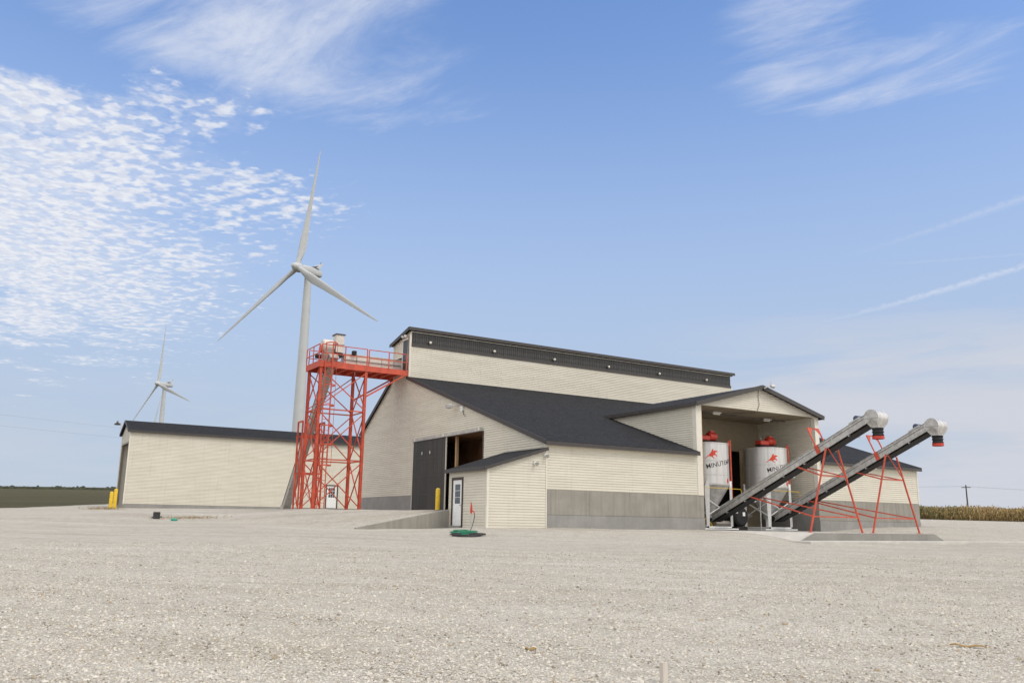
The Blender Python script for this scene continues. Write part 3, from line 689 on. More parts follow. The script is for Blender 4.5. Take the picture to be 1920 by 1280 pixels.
MB().box(Xs, XsE, Ys+SD-.1, Ys+SD, z0s-.3, z1s).build('wall', M['trim'], shed)
MB().box(Xs-.03, Xs+.03, Ys+.30, Ys+.42, z0s, 6.42).build('door_jamb', M['brown'], shed); MB().box(Xs-.02, Xs+.05, Ys+.42, Ys+SD-.25, 6.3, 6.42).build('door_header', M['brown'], shed)
MB().box(Xs+1.2, Xs+1.3, Ys+.15, Ys+SD-.1, z0s-.3, z1s).build('inner_partition', M['dark'], shed)
MB().box(Xs-.046, Xs+.05, Ys-.046, Ys+.05, z0s-.02, z1s-.02).build('corner_trim', M['trim'], shed); MB().box(Xs-.046, Xs+.05, Ys+SD-.05, Ys+SD+.046, z0s, z1s-.02).build('corner_trim', M['trim'], shed)
MB().box(Xs+.02, XsE, Ys-.012, Ys+.2, z0s-.5, z0s-.004).build('foundation_wall', M['conc2'], shed)
for s in (0, 1):
    ya, yb = (Ys-.22, Ys+SD/2) if s == 0 else (Ys+SD+.22, Ys+SD/2); rr = (z2s-z1s)/(SD/2)
    za = z1s+.12-rr*.22
    MB().prism([Vector((Xs-.22, ya, za)), Vector((XsE+.2, ya, za)), Vector((XsE+.2, yb, z2s+.12)), Vector((Xs-.22, yb, z2s+.12))], (0, 0, -.1)).build('roof', M['shingle'], shed)
    MB().bar((Xs-.24, ya, za-.07), (Xs-.24, yb, z2s+.05), .03, .18).build('fascia', M['fascia'], shed)
    yy = ya-.02 if s == 0 else ya+.02
    MB().bar((Xs-.24, yy, za-.09), (XsE, yy, za-.09), .03, .20).build('fascia', M['fascia'], shed)
sdo = MB().box(sd0+.1, sd1-.1, Ys-.01, Ys+.04, z0s+.03, z0s+2.02).build('walk_door', M['white'], shed)
MB().box(sd0, sd0+.1, Ys-.06, Ys, z0s, z0s+2.12).box(sd1-.1, sd1, Ys-.06, Ys, z0s, z0s+2.12).box(sd0+.1, sd1-.1, Ys-.06, Ys, z0s+2.02, z0s+2.12).build('door_frame', M['brown'], sdo)
for i in range(3):
    for j in range(3):
        x0 = sd0+.29+i*.21; zz = z0s+.98+j*.30
        MB().box(x0, x0+.18, Ys-.016, Ys-.011, zz, zz+.27).build('window_pane', M['glass'], sdo)
MB().bar((sd1-.22, Ys-.05, z0s+.95), (sd1-.13, Ys-.05, z0s+.95), .04).build('handle', M['galv'], sdo)
at_world(shed)
t = thing('arm_lamp', (Xs-.2, Ys+SD, 8.2), 'small lamp held out on an arm from the far corner of the long shed', 'light')
MB().bar((Xs-.1, Ys+SD+.05, 7.5), (Xs-.25, Ys+SD+.4, 8.4), .05).build('post', M['galv'], t); MB().tube([(Xs-.25, Ys+SD+.4, 8.4), (Xs-.3, 51.6, 8.55)], .028, 6).build('arm', M['white'], t)
MB().lathe([(.001, .25), (.08, .24), (.1, .1), (.26, 0), (.26, -.1), (.001, -.12)], (Xs-.3, 51.7, 8.42), 12).build('lamp_head', M['fascia'], t, smooth=True); at_world(t)

# ------------------------------------------------------------------ red conveyor tower with catwalk
TX0, TX1, TY0, TY1, TZ, DZ = -5.48, -2.74, 14.95, 16.95, .80, 9.12
MB().box(-6.6, -1.2, 13.6, 25.0, .3, .79).build('tower_slab', M['slab'])
tag(bpy.data.objects['tower_slab'], kind='structure')
tw = thing('conveyor_tower', ((TX0+TX1)/2, (TY0+TY1)/2, TZ), 'tall red steel lattice tower with railed platform and catwalk beside the gable', 'tower')
lv = [TZ, 3.57, 6.41, 8.80]
C4 = [(TX0, TY0), (TX1, TY0), (TX1, TY1), (TX0, TY1)]
for (x, y) in C4:
    mb = MB(); w_, fl = .16, .022
    mb.box(x-w_/2, x+w_/2, y-.08, y-.08+fl, TZ+.02, DZ-.3); mb.box(x-w_/2, x+w_/2, y+.08-fl, y+.08, TZ+.02, DZ-.3); mb.box(x-.012, x+.012, y-.08+fl, y+.08-fl, TZ+.02, DZ-.3)
    l = mb.build('leg', M['red'], tw); MB().box(x-.17, x+.17, y-.17, y+.17, TZ-.01, TZ+.018).build('base_plate', M['red'], l)
for i in range(4):
    (xa, ya), (xb, yb) = C4[i], C4[(i+1) % 4]
    out = Vector(((yb-ya), -(xb-xa), 0)).normalized()*.07
    for k in range(3):
        za, zb = lv[k]+.12, lv[k+1]-.1
        MB().bar(Vector((xa, ya, za))+out, Vector((xb, yb, zb))+out, .055, .05).build('brace', M['red'], tw); MB().bar(Vector((xb, yb, za))+out*.5, Vector((xa, ya, zb))+out*.5, .055, .05).build('brace', M['red'], tw)
        if k: MB().bar((xa, ya, lv[k]), (xb, yb, lv[k]), .06, .07).build('ring_beam', M['red'], tw)
# deck
dk = MB().box(-5.62, -2.6, TY0-.1, TY1+.15, DZ-.04, DZ).build('deck', M['red'], tw)
for (x0, x1, y0, y1) in ((-5.66, -2.6, TY0-.14, TY0-.10), (-5.66, -2.6, TY1+.15, TY1+.19), (-5.66, -5.62, TY0-.1, TY1+.15)): MB().box(x0, x1, y0, y1, DZ-.32, DZ+.03).build('edge_channel', M['red'], dk)
for x in (-5.0, -4.4, -3.8, -3.2): MB().box(x-.04, x+.04, TY0-.1, TY1+.15, DZ-.26, DZ-.041).build('joist', M['red'], dk)
ck = MB().box(-2.595, -.04, TY0-.02, TY1+.1, DZ-.05, DZ-.01).build('catwalk_deck', M['red'], tw)
for (y0, y1) in ((TY0-.06, TY0-.02), (TY1+.1, TY1+.14)): MB().box(-2.595, -.05, y0, y1, DZ-.30, DZ+.02).build('edge_channel', M['red'], ck)
for x in (-2.2, -1.6, -1.0, -.4): MB().box(x-.04, x+.04, TY0-.02, TY1+.1, DZ-.24, DZ-.051).build('joist', M['red'], ck)
for y in (TY0, TY1+.05):
    MB().bar((TX1+.1, y, 7.35), (-.25, y, DZ-.28), .09, .09).build('knee_brace', M['red'], tw)
def rail(pts, name='railing'):
    r = MB(); hs = (1.0, .5)
    for h in hs:
        for a, b_ in zip(pts[:-1], pts[1:]): r.bar(Vector(a)+Vector((0, 0, h)), Vector(b_)+Vector((0, 0, h)), .045, .045)
    o = r.build(name, M['red'], tw)
    for p in pts: MB().bar(Vector(p)+Vector((0, 0, .0)), Vector(p)+Vector((0, 0, 1.0)), .05, .05).build('rail_post', M['red'], o)
yf = TY0-.12; yb_ = TY1+.17
rail([(-5.5, yf, DZ), (-4.09, yf, DZ), (-2.74, yf, DZ)]); rail([(-2.6, yf+.06, DZ), (-1.33, yf+.06, DZ), (-.19, yf+.06, DZ)])
rail([(-5.64, yf+.04, DZ), (-5.64, 15.93, DZ), (-5.64, yb_, DZ)]); rail([(-5.5, yb_, DZ), (-4.09, yb_, DZ), (-2.6, yb_-.04, DZ), (-1.33, yb_-.04, DZ), (-.19, yb_-.04, DZ)])
# caged ladder on the yard side
lx0, lx1, ly = -5.30, -4.90, TY0-.22
lad = MB().bar((lx0, ly, TZ+.05), (lx0, ly, DZ+1.1), .05, .03).bar((lx1, ly, TZ+.05), (lx1, ly, DZ+1.1), .05, .03).build('ladder', M['red'], tw)
rg = MB()
z = TZ+.35
while z < DZ+.2: rg.tube([(lx0, ly, z), (lx1, ly, z)], .014, 5); z += .31
rg.build('rungs', M['red'], lad)['kind'] = 'stuff'
for z in (3.2, 4.35, 5.4, 6.55, 7.7, 8.8, DZ+1.0):
    pts = [(lx0-.05, ly, z), (lx0-.14, ly-.35, z), (lx0+.02, ly-.62, z), ((lx0+lx1)/2, ly-.70, z), (lx1-.02, ly-.62, z), (lx1+.14, ly-.35, z), (lx1+.05, ly, z)]
    h = MB()
    for a, b_ in zip(pts[:-1], pts[1:]): h.bar(a, b_, .012, .07)
    h.build('cage_hoop', M['red'], lad)
for (x, y) in ((lx0-.14, ly-.35), ((lx0+lx1)/2, ly-.70), (lx1+.14, ly-.35)): MB().bar((x, y, 3.17), (x, y, DZ+1.03), .012, .045).build('cage_bar', M['red'], lad)
at_world(tw)

# incline conveyor up to the head
cxn = -4.62
def inc(y): return lerp(1.02, 8.52, (22.5-y)/(22.5-16.2))
ic = thing('incline_conveyor', (cxn, 22.5, TZ), 'weathered grey inclined conveyor casing rising through the red tower', 'conveyor')
d_ = Vector((0, 16.2-22.5, 8.52-1.02)).normalized(); nrm = Vector((1, 0, 0)).cross(d_).normalized(); 
if nrm.z < 0: nrm = -nrm
P0 = Vector((cxn, 22.6, inc(22.6))); P1 = Vector((cxn, 15.3, inc(15.3)))
nseg = 4
for k in range(nseg):
    a, b_ = P0.lerp(P1, k/nseg), P0.lerp(P1, (k+1)/nseg-.002)
    s = MB().bar(a, b_, .46, .34, up=nrm).build('casing_section', M['casing'], ic)
    MB().bar(b_-d_*.03, b_+d_*.03, .54, .42, up=nrm).build('flange', M['casing'], s)
    MB().bar(a+nrm*.2, b_+nrm*.2, .50, .03, up=nrm).build('lid', M['fascia'], s)
MB().box(cxn-.26, cxn+.26, 22.35, 22.9, .795, 1.15).build('boot', M['casing'], ic, bevel=.03)
hd = MB().lathe([(.0, -.34), (.34, -.34), (.40, -.28), (.40, .28), (.34, .34), (.0, .34)], (cxn-.12, 16.2, 10.30), 24, 'x').build('head_hood', M['duct'], ic, smooth=True)
MB().prism([(cxn-.42, 15.85, 10.2), (cxn-.42, 16.55, 10.2), (cxn-.32, 16.35, 9.4), (cxn-.32, 16.05, 9.4)], (.58, 0, 0)).build('head_funnel', M['casing'], ic)
ch = MB().box(cxn+.30, cxn+.80, 15.9, 16.5, 9.95, 11.02).build('discharge_box', M['duct'], ic, bevel=.02)
MB().box(cxn+.25, cxn+.85, 15.85, 16.55, 11.021, 11.08).build('box_lid', M['fascia'], ch); MB().box(cxn+.26, cxn+.84, 15.86, 16.54, 10.42, 10.47).build('box_flange', M['galv'], ch); MB().box(cxn+.34, cxn+.76, 15.95, 16.45, 9.7, 9.95).build('boot_rubber', M['belt'], ch)
MB().tube([(cxn-.95, 15.75, 9.55), (cxn-.55, 15.75, 9.55)], .14, 12).build('drive_motor', M['belt'], ic, smooth=True)
MB().lathe([(.0, -.04), (.24, -.04), (.24, .04), (.0, .04)], (cxn-.52, 16.2, 10.1), 20, 'x').build('drive_guard', M['red'], ic, smooth=True)
at_world(ic)
# half height trestle under the incline
ts = thing('support_trestle', (cxn, 18.4, TZ), 'low red trestle with hooped top holding up the inclined conveyor', 'trestle')
tx = (-5.42, -4.10); ty = (17.75, 18.6)
for x in tx:
    for y in ty: MB().bar((x, y, TZ+.01), (x, y, 5.95), .085, .085, up=(0, 1, 0)).build('leg', M['red'], ts)
    MB().bar((x, ty[0], 5.95), (x, ty[1], 5.95), .09, .09).build('hoop_top', M['red'], ts)
    for za, zb in ((TZ+.2, 2.9), (2.9, 5.1)):
        MB().bar((x-.06, ty[0], za), (x-.06, ty[1], zb), .06, .02).build('brace', M['red'], ts); MB().bar((x-.03, ty[1], za), (x-.03, ty[0], zb), .06, .02).build('brace', M['red'], ts)
for y in ty:
    for z in (2.9, 5.1): MB().bar((tx[0], y, z), (tx[1], y, z), .09, .09).build('cross_beam', M['red'], ts)
    MB().bar((tx[0], y+.06, TZ+.2), (tx[1], y+.06, 2.8), .06, .02).build('brace', M['red'], ts); MB().bar((tx[1], y+.03, TZ+.2), (tx[0], y+.03, 2.8), .06, .02).build('brace', M['red'], ts)
at_world(ts)
# level conveyor lying on the catwalk
lc = thing('level_conveyor', (-2, 16.3, DZ), 'pale boxed conveyor lying along the red catwalk into the clerestory', 'conveyor')
for k in range(5):
    x0 = -3.72+k*.8; x1 = x0+.785 if k < 4 else .3
    s = MB().box(x0, x1, 16.0, 16.62, 9.36, 9.92).build('trough_section', M['duct'], lc); MB().box(x0, x1-.01, 15.96, 16.66, 9.925, 9.96).build('cover', M['trim'], s)
    MB().box(x1-.02, x1+.02, 15.95, 15.995, 9.32, 9.95).build('joint_strip', M['galv'], s)
for x in (-3.4, -1.9, -.5): MB().box(x-.05, x+.05, 16.0, 16.62, DZ+.0, 9.355).build('stand', M['galv'], lc)
MB().box(-3.75, -.1, 15.93, 15.955, 9.55, 9.59).build('side_rail', M['fascia'], lc)
MB().box(-3.3, -3.05, 15.75, 16.0, 9.9, 10.15).build('gate_motor', M['belt'], lc, bevel=.03)
at_world(lc)

# ------------------------------------------------------------------ loading bay slab, apron, road edge, retaining wall
o = MB().add([(9.05, -6.9, -.012), (17.7, -6.9, -.012), (17.7, -.0, .0), (9.05, -.0, .0), (7.55, -6.9, -.55), (18.9, -6.9, -.55), (18.9, 0, -.55), (7.55, 0, -.55)],
             [(0, 1, 2, 3), (4, 7, 6, 5), (0, 4, 5, 1), (1, 5, 6, 2), (3, 7, 4, 0), (2, 6, 7, 3)]).build('loading_slab', M['slab']); tag(o, kind='structure')
o = MB().prism([(9.1, -6.93, -.02), (17.65, -6.93, -.02), (18.85, -6.93, -.55), (7.62, -6.93, -.55)], (0, .028, 0)).build('slab_kerb', M['kerb']); tag(o, kind='structure')
o = MB().box(Lb+.2, Lb2-.3, .001, 5.8, -.4, .004).build('bay_floor', M['conc2']); tag(o, kind='structure')
o = MB().box(7.2, 70, -8.25, -6.94, -.8, -.335).build('road_slab', M['slab'], bevel=.02); tag(o, kind='structure')
rw = thing('retaining_wall', (-5, 3.4, 0), 'sloping grey concrete wing wall running out from the small lean-to', 'wall')
MB().prism([(-2.98, 3.30, -.6), (-2.98, 3.30, .775), (-7.45, 3.30, -.08), (-7.45, 3.30, -.6)], (0, .22, 0)).build('wall_body', M['conc'], rw, bevel=.012); at_world(rw)

# ------------------------------------------------------------------ blending tanks
def text_mesh(s, size):
    cu = bpy.data.curves.new('txt', 'FONT'); cu.body = s; cu.size = size; cu.offset = size*.006; cu.resolution_u = 3; cu.space_character = 1.02
    o = bpy.data.objects.new('txt', cu); col.objects.link(o); bpy.context.view_layer.update()
    dg = bpy.context.evaluated_depsgraph_get(); me = bpy.data.meshes.new_from_object(o.evaluated_get(dg)); bpy.data.objects.remove(o); return me
TXT = text_mesh('MINUTEMAN', .335)
HORSE = [(-.36, -.25), (-.15, -.06), (-.03, .09), (.04, .25), (.10, .27), (.115, .20), (.10, .14), (.19, .21), (.22, .18), (.35, .165), (.33, .12), (.22, .09), (.19, .02), (.27, -.03), (.31, -.13), (.27, -.14), (.22, -.06), (.10, -.08), (.07, -.13), (.17, -.25), (.12, -.25), (.0, -.14), (-.12, -.12), (-.2, -.15), (-.30, -.25)]
def wrap_mesh(name, verts2, faces, c, r, a0, zc, rot, mat, parent, thick=.004):
    """lay flat artwork (u right, v up) on a cylinder; a0 = angle of its centre from -Y towards +X"""
    vs = []
    for u, v in verts2:
        uu = u*math.cos(rot) - v*math.sin(rot); vv = u*math.sin(rot) + v*math.cos(rot)
        a = a0 + uu/r; vs.append((c[0]+(r+thick)*math.sin(a), c[1]-(r+thick)*math.cos(a), zc+vv))
    me = bpy.data.meshes.new(name); me.from_pydata(vs, [], faces); me.materials.append(mat)
    o = bpy.data.objects.new(name, me); col.objects.link(o); o.parent = parent; return o
import bmesh
def dense_faces(me, cut_len):
    bm = bmesh.new(); bm.from_mesh(me) if me else None
    return bm
def subdivided(verts, faces, step):
    bm = bmesh.new(); vv = [bm.verts.new((u, v, 0)) for u, v in verts]
    for f in faces:
        try: bm.faces.new([vv[i] for i in f])
        except ValueError: pass
    bmesh.ops.triangulate(bm, faces=bm.faces[:])
    us = [v.co.x for v in bm.verts]; u = min(us)+step
    while u < max(us):
        bmesh.ops.bisect_plane(bm, geom=bm.verts[:]+bm.edges[:]+bm.faces[:], plane_co=(u, 0, 0), plane_no=(1, 0, 0)); u += step
    bm.verts.index_update(); bm.verts.ensure_lookup_table()
    V = [(v.co.x, v.co.y) for v in bm.verts]; Fc = [tuple(v.index for v in f.verts) for f in bm.faces]; bm.free(); return V, Fc
def tank(cx, cy, label):
    r = 1.16; t = thing('blending_tank', (cx, cy, .0), label, 'tank', 'stainless blending tanks in the loading bay')
    sh = MB().lathe([(r, 2.30), (r, 4.40), (r+.02, 4.41), (r+.02, 4.46), (r-.03, 4.47)], (cx, cy, 0), 48).build('shell', M['steel'], t, smooth=True)
    for z in (2.80, 3.52): MB().lathe([(r+.001, z-.014), (r+.007, z-.012), (r+.007, z+.012), (r+.001, z+.014)], (cx, cy, 0), 48).build('seam_band', M['galv'], sh, smooth=True)
    MB().lathe([(r-.02, 4.462), (.7, 4.54), (.25, 4.58), (.0, 4.59)], (cx, cy, 0), 40).build('lid', M['steel'], t, smooth=True)
    MB().lathe([(r+.012, 2.36), (r+.012, 2.28), (r-.02, 2.27), (.26, .82), (.26, .62), (.0, .62)], (cx, cy, 0), 40).build('hopper_cone', M['galv'], t, smooth=True)
    for k in range(4):
        a = R(45+90*k); ca, sa = math.cos(a), math.sin(a); px, py = cx+r*1.02*ca, cy+r*1.02*sa
        tg = Vector((-sa, ca, 0)); rad = Vector((ca, sa, 0)); b0 = Vector((px, py, .2))
        mb = MB(); w0, w1 = .07, .13
        mb.prism([b0-tg*w0-rad*.05, b0+tg*w0-rad*.05, Vector((px, py, 2.2))+tg*w1-rad*.05, Vector((px, py, 2.52))-rad*.05, Vector((px, py, 2.2))-tg*w1-rad*.05], rad*.12)
        lg = mb.build('leg', M['white'], t); MB().tube([(px, py, .02), (px, py, .21)], .045, 8).build('load_foot', M['belt'], lg)
        a2 = R(45+90*(k+1)); qx, qy = cx+r*1.02*math.cos(a2), cy+r*1.02*math.sin(a2)
        MB().bar((px, py, .75), (qx, qy, 1.55), .05, .03).build('brace', M['white'], t); MB().bar((px, py, 1.55), (qx, qy, .75), .05, .03).build('brace', M['white'], t)
        MB().bar((px, py, .16), (qx, qy, .16), .07, .07).build('base_rail', M['white'], t)
    for y in (cy-.86, cy+.86): MB().box(cx-1.25, cx+1.25, y-.06, y+.06, .035, .10).build('base_skid', M['white'], t)
    # red agitator drive on the lid
    g_ = MB().box(cx-.55, cx+.15, cy-.22, cy+.22, 4.66, 4.92).build('gearbox', M['redlid'], t, bevel=.06)
    MB().box(cx-.6, cx+.75, cy-.18, cy+.18, 4.60, 4.66).build('motor_bed', M['belt'], t)
    mo = MB().lathe([(.0, 0), (.16, 0), (.22, .05), (.23, .1), (.23, .5), (.2, .56), (.1, .58), (.0, .58)], (cx+.14, cy, 4.90), 18, 'x').build('motor', M['redlid'], t, smooth=True)
    MB().box(cx+.3, cx+.55, cy-.1, cy+.1, 5.12, 5.2).build('terminal_box', M['redlid'], mo); MB().tube([(cx-.3, cy, 4.9), (cx-.3, cy, 5.06)], .03, 8).build('breather', M['galv'], g_)
    # red riser with bracket and the yellow air line
    rx, ry = cx+1.22, cy-.55
    MB().tube([(rx, ry, 1.2), (rx, ry, 4.72)], .05, 8).build('riser_pipe', M['red'], t, smooth=True); MB().prism([(rx-.3, ry, 4.5), (rx+.04, ry, 4.72), (rx+.04, ry, 4.3)], (0, .03, 0)).build('bracket', M['red'], t)
    MB().tube([(cx-1.3, cy-1.22, 2.12), (cx+1.15, cy-1.22, 2.10), (cx+1.28, cy-1.18, 2.0), (cx+1.30, cy-1.15, 1.4)], .015, 7).build('air_line', M['yellow'], t, smooth=True)
    # artwork
    xs_ = [v.co.x for v in TXT.vertices]; mid = (min(xs_)+max(xs_))/2
    V, Fc = subdivided([(v.co.x-mid, v.co.y-.1) for v in TXT.vertices], [tuple(p.vertices) for p in TXT.polygons], .05)
    wrap_mesh('lettering', V, Fc, (cx, cy), r, R(2), 3.40, R(12), M['ink'], sh)
    V, Fc = subdivided([(u*.98, v*.95) for u, v in HORSE], [tuple(range(len(HORSE)))], .05)
    wrap_mesh('emblem', V, Fc, (cx, cy), r, R(-31), 3.86, 0, M['logo'], sh)
    arc = [(math.cos(R(a))*.10, math.sin(R(a))*.12) for a in range(0, 181, 20)] + [(-.07, -.12), (-.03, -.12), (-.03, .0), (.03, .0), (.03, -.12), (.07, -.12)]
    V, Fc = subdivided(arc, [tuple(range(len(arc)))], .04); wrap_mesh('decal', V, Fc, (cx, cy), r, R(20), 2.52, 0, M['logo'], sh)
    at_world(t); return t
tank(11.39, 1.65, 'nearer stainless tank with red horse emblem half hidden behind the bay post')
tank(15.92, 1.65, 'farther stainless tank with red horse emblem behind the raised conveyor')
# plant between and behind the tanks
t = thing('blower_fan', (13.6, 2.2, 0), 'black round blower with a white tag between the two tanks', 'blower')
MB().lathe([(.0, -.28), (.42, -.28), (.52, -.2), (.52, .2), (.42, .28), (.0, .28)], (13.55, 1.6, .72), 24, 'y').build('scroll_housing', M['belt'], t, smooth=True)
MB().box(13.15, 13.95, 1.35, 1.9, .01, .2).build('base', M['belt'], t); MB().box(13.58, 13.76, 1.30, 1.315, .75, .95).build('tag', M['white'], t); at_world(t)
t = thing('cart_frame', (12.6, 3.0, 0), 'yellow angled steel frame on the bay floor behind the nearer tank', 'frame')
for a, b_ in (((11.9, 2.9, .02), (12.5, 2.9, .75)), ((12.5, 2.9, .75), (13.0, 2.9, .02)), ((11.9, 2.9, .06), (13.0, 2.9, .06)), ((12.5, 2.9, .7), (12.5, 3.6, .05))): MB().bar(a, b_, .08, .05).build('tube', M['yellow'], t)
at_world(t)
t = thing('steel_post', (14.2, .5, 0), 'thin grey steel stand with slanted arms between the tanks', 'stand')
MB().tube([(14.0, .45, .005), (14.0, .45, 1.55)], .025, 7).build('post', M['galv'], t); MB().bar((14.0, .45, 1.55), (14.9, .5, 2.0), .04).build('arm', M['galv'], t); MB().bar((14.35, .47, 1.75), (15.1, .5, 1.3), .04).build('arm', M['galv'], t); at_world(t)
t = thing('transfer_pipe', (14.4, 3.2, 0), 'rusty brown pipe assembly lying low behind the farther tank', 'pipe')
MB().tube([(13.4, 3.2, .35), (14.6, 3.0, .35), (15.3, 2.9, .6), (15.6, 2.6, .9)], .16, 10).build('elbow_pipe', M['casing'], t, smooth=True); MB().tube([(14.0, 3.3, .55), (14.0, 3.3, 1.3)], .2, 10).build('valve_body', M['casing'], t, smooth=True)
MB().box(13.2, 14.8, 2.9, 3.5, .005, .2).build('skid', M['galv'], t); at_world(t)

# ------------------------------------------------------------------ outfeed conveyors
def outfeed(xc, Tt, Hh, label, glabel='raised belt conveyors leaving the loading bay'):
    t = thing('belt_conveyor', (xc, -6, 0), label, 'conveyor', glabel)
    T = Vector((xc, *Tt)); H = Vector((xc, *Hh)); d = (H-T).normalized(); L = (H-T).length
    n = Vector((1, 0, 0)).cross(d); n = n if n.z > 0 else -n
    P = lambda l, u, x=0: T + d*l + n*u + Vector((x, 0, 0))
    hw = .33
    for s in (-1, 1):
        sp = MB().bar(P(0, .02, s*hw), P(L, .02, s*hw), .02, .36, up=n).build('side_plate', M['galv'], t)
        MB().bar(P(0, .205, s*(hw+.02)), P(L, .205, s*(hw+.02)), .06, .012, up=n).build('top_flange', M['galv'], sp)
        MB().bar(P(0, .08, s*(hw+.014)), P(L, .08, s*(hw+.014)), .008, .02, up=n).build('seam_strip', M['fascia'], sp)
        MB().bar(P(0, -.168, s*(hw+.02)), P(L, -.168, s*(hw+.02)), .05, .012, up=n).build('bottom_flange', M['galv'], sp)
        for k in range(1, 5): MB().bar(P(L*k/5, .02, s*(hw+.016)) - n*.16, P(L*k/5, .02, s*(hw+.016)) + n*.16, .012, .06, up=d).build('joint_plate', M['galv'], sp)
    MB().bar(P(.1, .21), P(L-.1, .21), .66, .014, up=n).build('cover', M['galv'], t); MB().bar(P(.1, -.06), P(L, -.06), .60, .02, up=n).build('belt', M['belt'], t)
    MB().bar(P(.2, -.24), P(L-.2, -.24), .56, .015, up=n).build('return_belt', M['belt'], t)
    for l in np.linspace(1.2, L-1.3, 7): MB().bar(P(l, -.205, -hw-.02), P(l, -.205, hw+.14), .05, .06, up=n).build('cross_member', M['galv'], t)
    # head hood
    ang = [R(a) for a in range(150, -41, -12)]
    hp = [(-.28, -.02, .36)] + [(.10+.36*math.cos(a), .0+.34*math.sin(a), .36) for a in ang] + [(.37, -.30, .33), (.33, -.36, .27), (.32, -.42, .24), (-.04, -.42, .24), (-.06, -.36, .27), (-.12, -.28, .33), (-.2, -.16, .36)]
    m_ = len(hp); hd = MB()
    hd.add([(xc-w, H.y-u, H.z+v) for u, v, w in hp] + [(xc+w, H.y-u, H.z+v) for u, v, w in hp], [(i, (i+1) % m_, m_+(i+1) % m_, m_+i) for i in range(m_)])
    ho = hd.build('head_hood', M['steel'], t, smooth=True, auto=30)
    for s_ in (-1, 1):
        sd = MB(); o_ = [(xc+s_*(w+.004), H.y-u, H.z+v) for u, v, w in hp]; o_.append((xc+s_*.364, H.y-.08, H.z-.02))
        sd.add(o_, [(i, (i+1) % m_, m_) for i in range(m_)]); sd.build('hood_side', M['galv'], ho)
    MB().bar(H + Vector((-.370, .20, -.04)), H + Vector((-.370, -.45, -.04)), .012, .03).build('hood_rib', M['casing'], ho)
    MB().lathe([(.23, 0), (.255, 0), (.255, -.05), (.23, -.05)], (H.x, H.y-.14, H.z-.40), 20).build('spout_collar', M['galv'], ho)
    sk = MB(); rs = [(.22, -.44), (.25, -.50), (.215, -.56), (.25, -.63), (.21, -.69), (.245, -.76), (.22, -.82)]
    sk.lathe(rs, (H.x, H.y-.14, H.z), 18).build('spout_sock', M['belt'], t, smooth=True); MB().lathe([(.21, -.81), (.25, -.81), (.25, -.93), (.21, -.93), (.21, -.81)], (H.x, H.y-.14, H.z), 20).build('spout_ring', M['redlid'], t, smooth=True)
    MB().tube([P(L-.75, .38, -.12), P(L-.75, .38, .28)], .14, 12).build('drive_motor', plain_once('blue_motor', (.05, .07, .12)), t, smooth=True); MB().bar(P(L-1.15, .29), P(L-.55, .29), .4, .1, up=n).build('motor_mount', M['galv'], t)
    # A-frame
    la = ((-6.0)-T.y)/d.y; A = P(la, -.2)
    for s in (-1, 1):
        MB().bar((xc+s*.40, -6.0, A.z+.02), (xc+s*1.79, -6.0, .0), .062, .062).build('leg', M['red'], t); MB().box(xc+s*1.79-.1, xc+s*1.79+.1, -6.1, -5.9, -.011, .006).build('foot_plate', M['red'], t)
    lx = lambda z: .40 + (1.79-.40)*(1-z/A.z)
    for z in (2.50, .68):
        MB().bar((xc-lx(z), -6.0, z), (xc+lx(z), -6.0, z), .05, .05).build('tie_bar', M['red'], t)
    for z, yq in ((2.50, -4.25), (.68, -1.25)):
        lq = (yq-T.y)/d.y
        for s in (-1, 1): MB().bar(P(lq, -.2, s*.36), (xc+s*lx(z), -6.0, z), .055, .055).build('stay_bar', M['red'], t)
    MB().bar(P(la, -.2, -.36), (xc+lx(2.5), -6.03, 2.5), .035, .035).build('diagonal', M['red'], t)
    # transport arch over the belt
    lb_ = (-5.5-T.y)/d.y; up = Vector((0, .42, .91)).normalized()
    tops = []
    for s in (-1, 1):
        b0 = P(lb_, -.12, s*(hw+.05)); tp = b0 + up*1.28; tops.append(tp)
        MB().bar(b0, tp, .05, .05, up=(1, 0, 0)).build('arch_post', M['red'], t); MB().bar(b0-up*.06, b0+up*.34, .03, .2, up=d).build('arch_shoe', M['red'], t)
        MB().prism([tp, tp-up*.42, tp-Vector((s*.30, 0, 0))], d*.015).build('gusset', M['red'], t)
    MB().bar(tops[0], tops[1], .05, .05).build('arch_bar', M['red'], t)
    MB().tube([T+Vector((-.42, 0, -.02)), T+Vector((.42, 0, -.02))], .16, 12).build('tail_pulley', M['belt'], t, smooth=True)
    at_world(t); return t
_pc = {}
def plain_once(n, c):
    if n not in _pc: _pc[n] = plain(n, c, .4)
    return _pc[n]
outfeed(11.75, (1.55, .60), (-8.30, 4.93), 'nearer raised belt conveyor on red A-frame legs beside the jamb')
outfeed(16.10, (1.20, .66), (-8.32, 4.88), 'farther raised belt conveyor on red A-frame legs nearest the corn field')

# ------------------------------------------------------------------ small yard things
def bollard(x, y, z0, h, label, r=.115):
    t = thing('bollard', (x, y, z0), label, 'bollard', 'yellow steel bollards')
    MB().lathe([(r, -.1), (r, h-.04), (r*.85, h-.01), (r*.5, h+.015), (0, h+.02)], (x, y, z0), 20).build('post', M['yellow'], t, smooth=True)
    MB().lathe([(r+.002, .0), (r+.05, 0), (r+.04, .03), (r+.002, .035)], (x, y, z0-.01), 20).build('collar', M['conc2'], t); at_world(t)
bollard(-3.1, 4.35, gz(-3.1, 4.35), 1.0, 'yellow bollard in front of the dark sliding door', .105)
bollard(-12.2, 41.95, gz(-12.2, 41.95), 1.52, 'taller yellow bollard close against the shed doorway', .13)
bollard(-12.6, 41.0, gz(-12.6, 41.0), 1.30, 'shorter yellow bollard standing outermost at the shed end', .13)

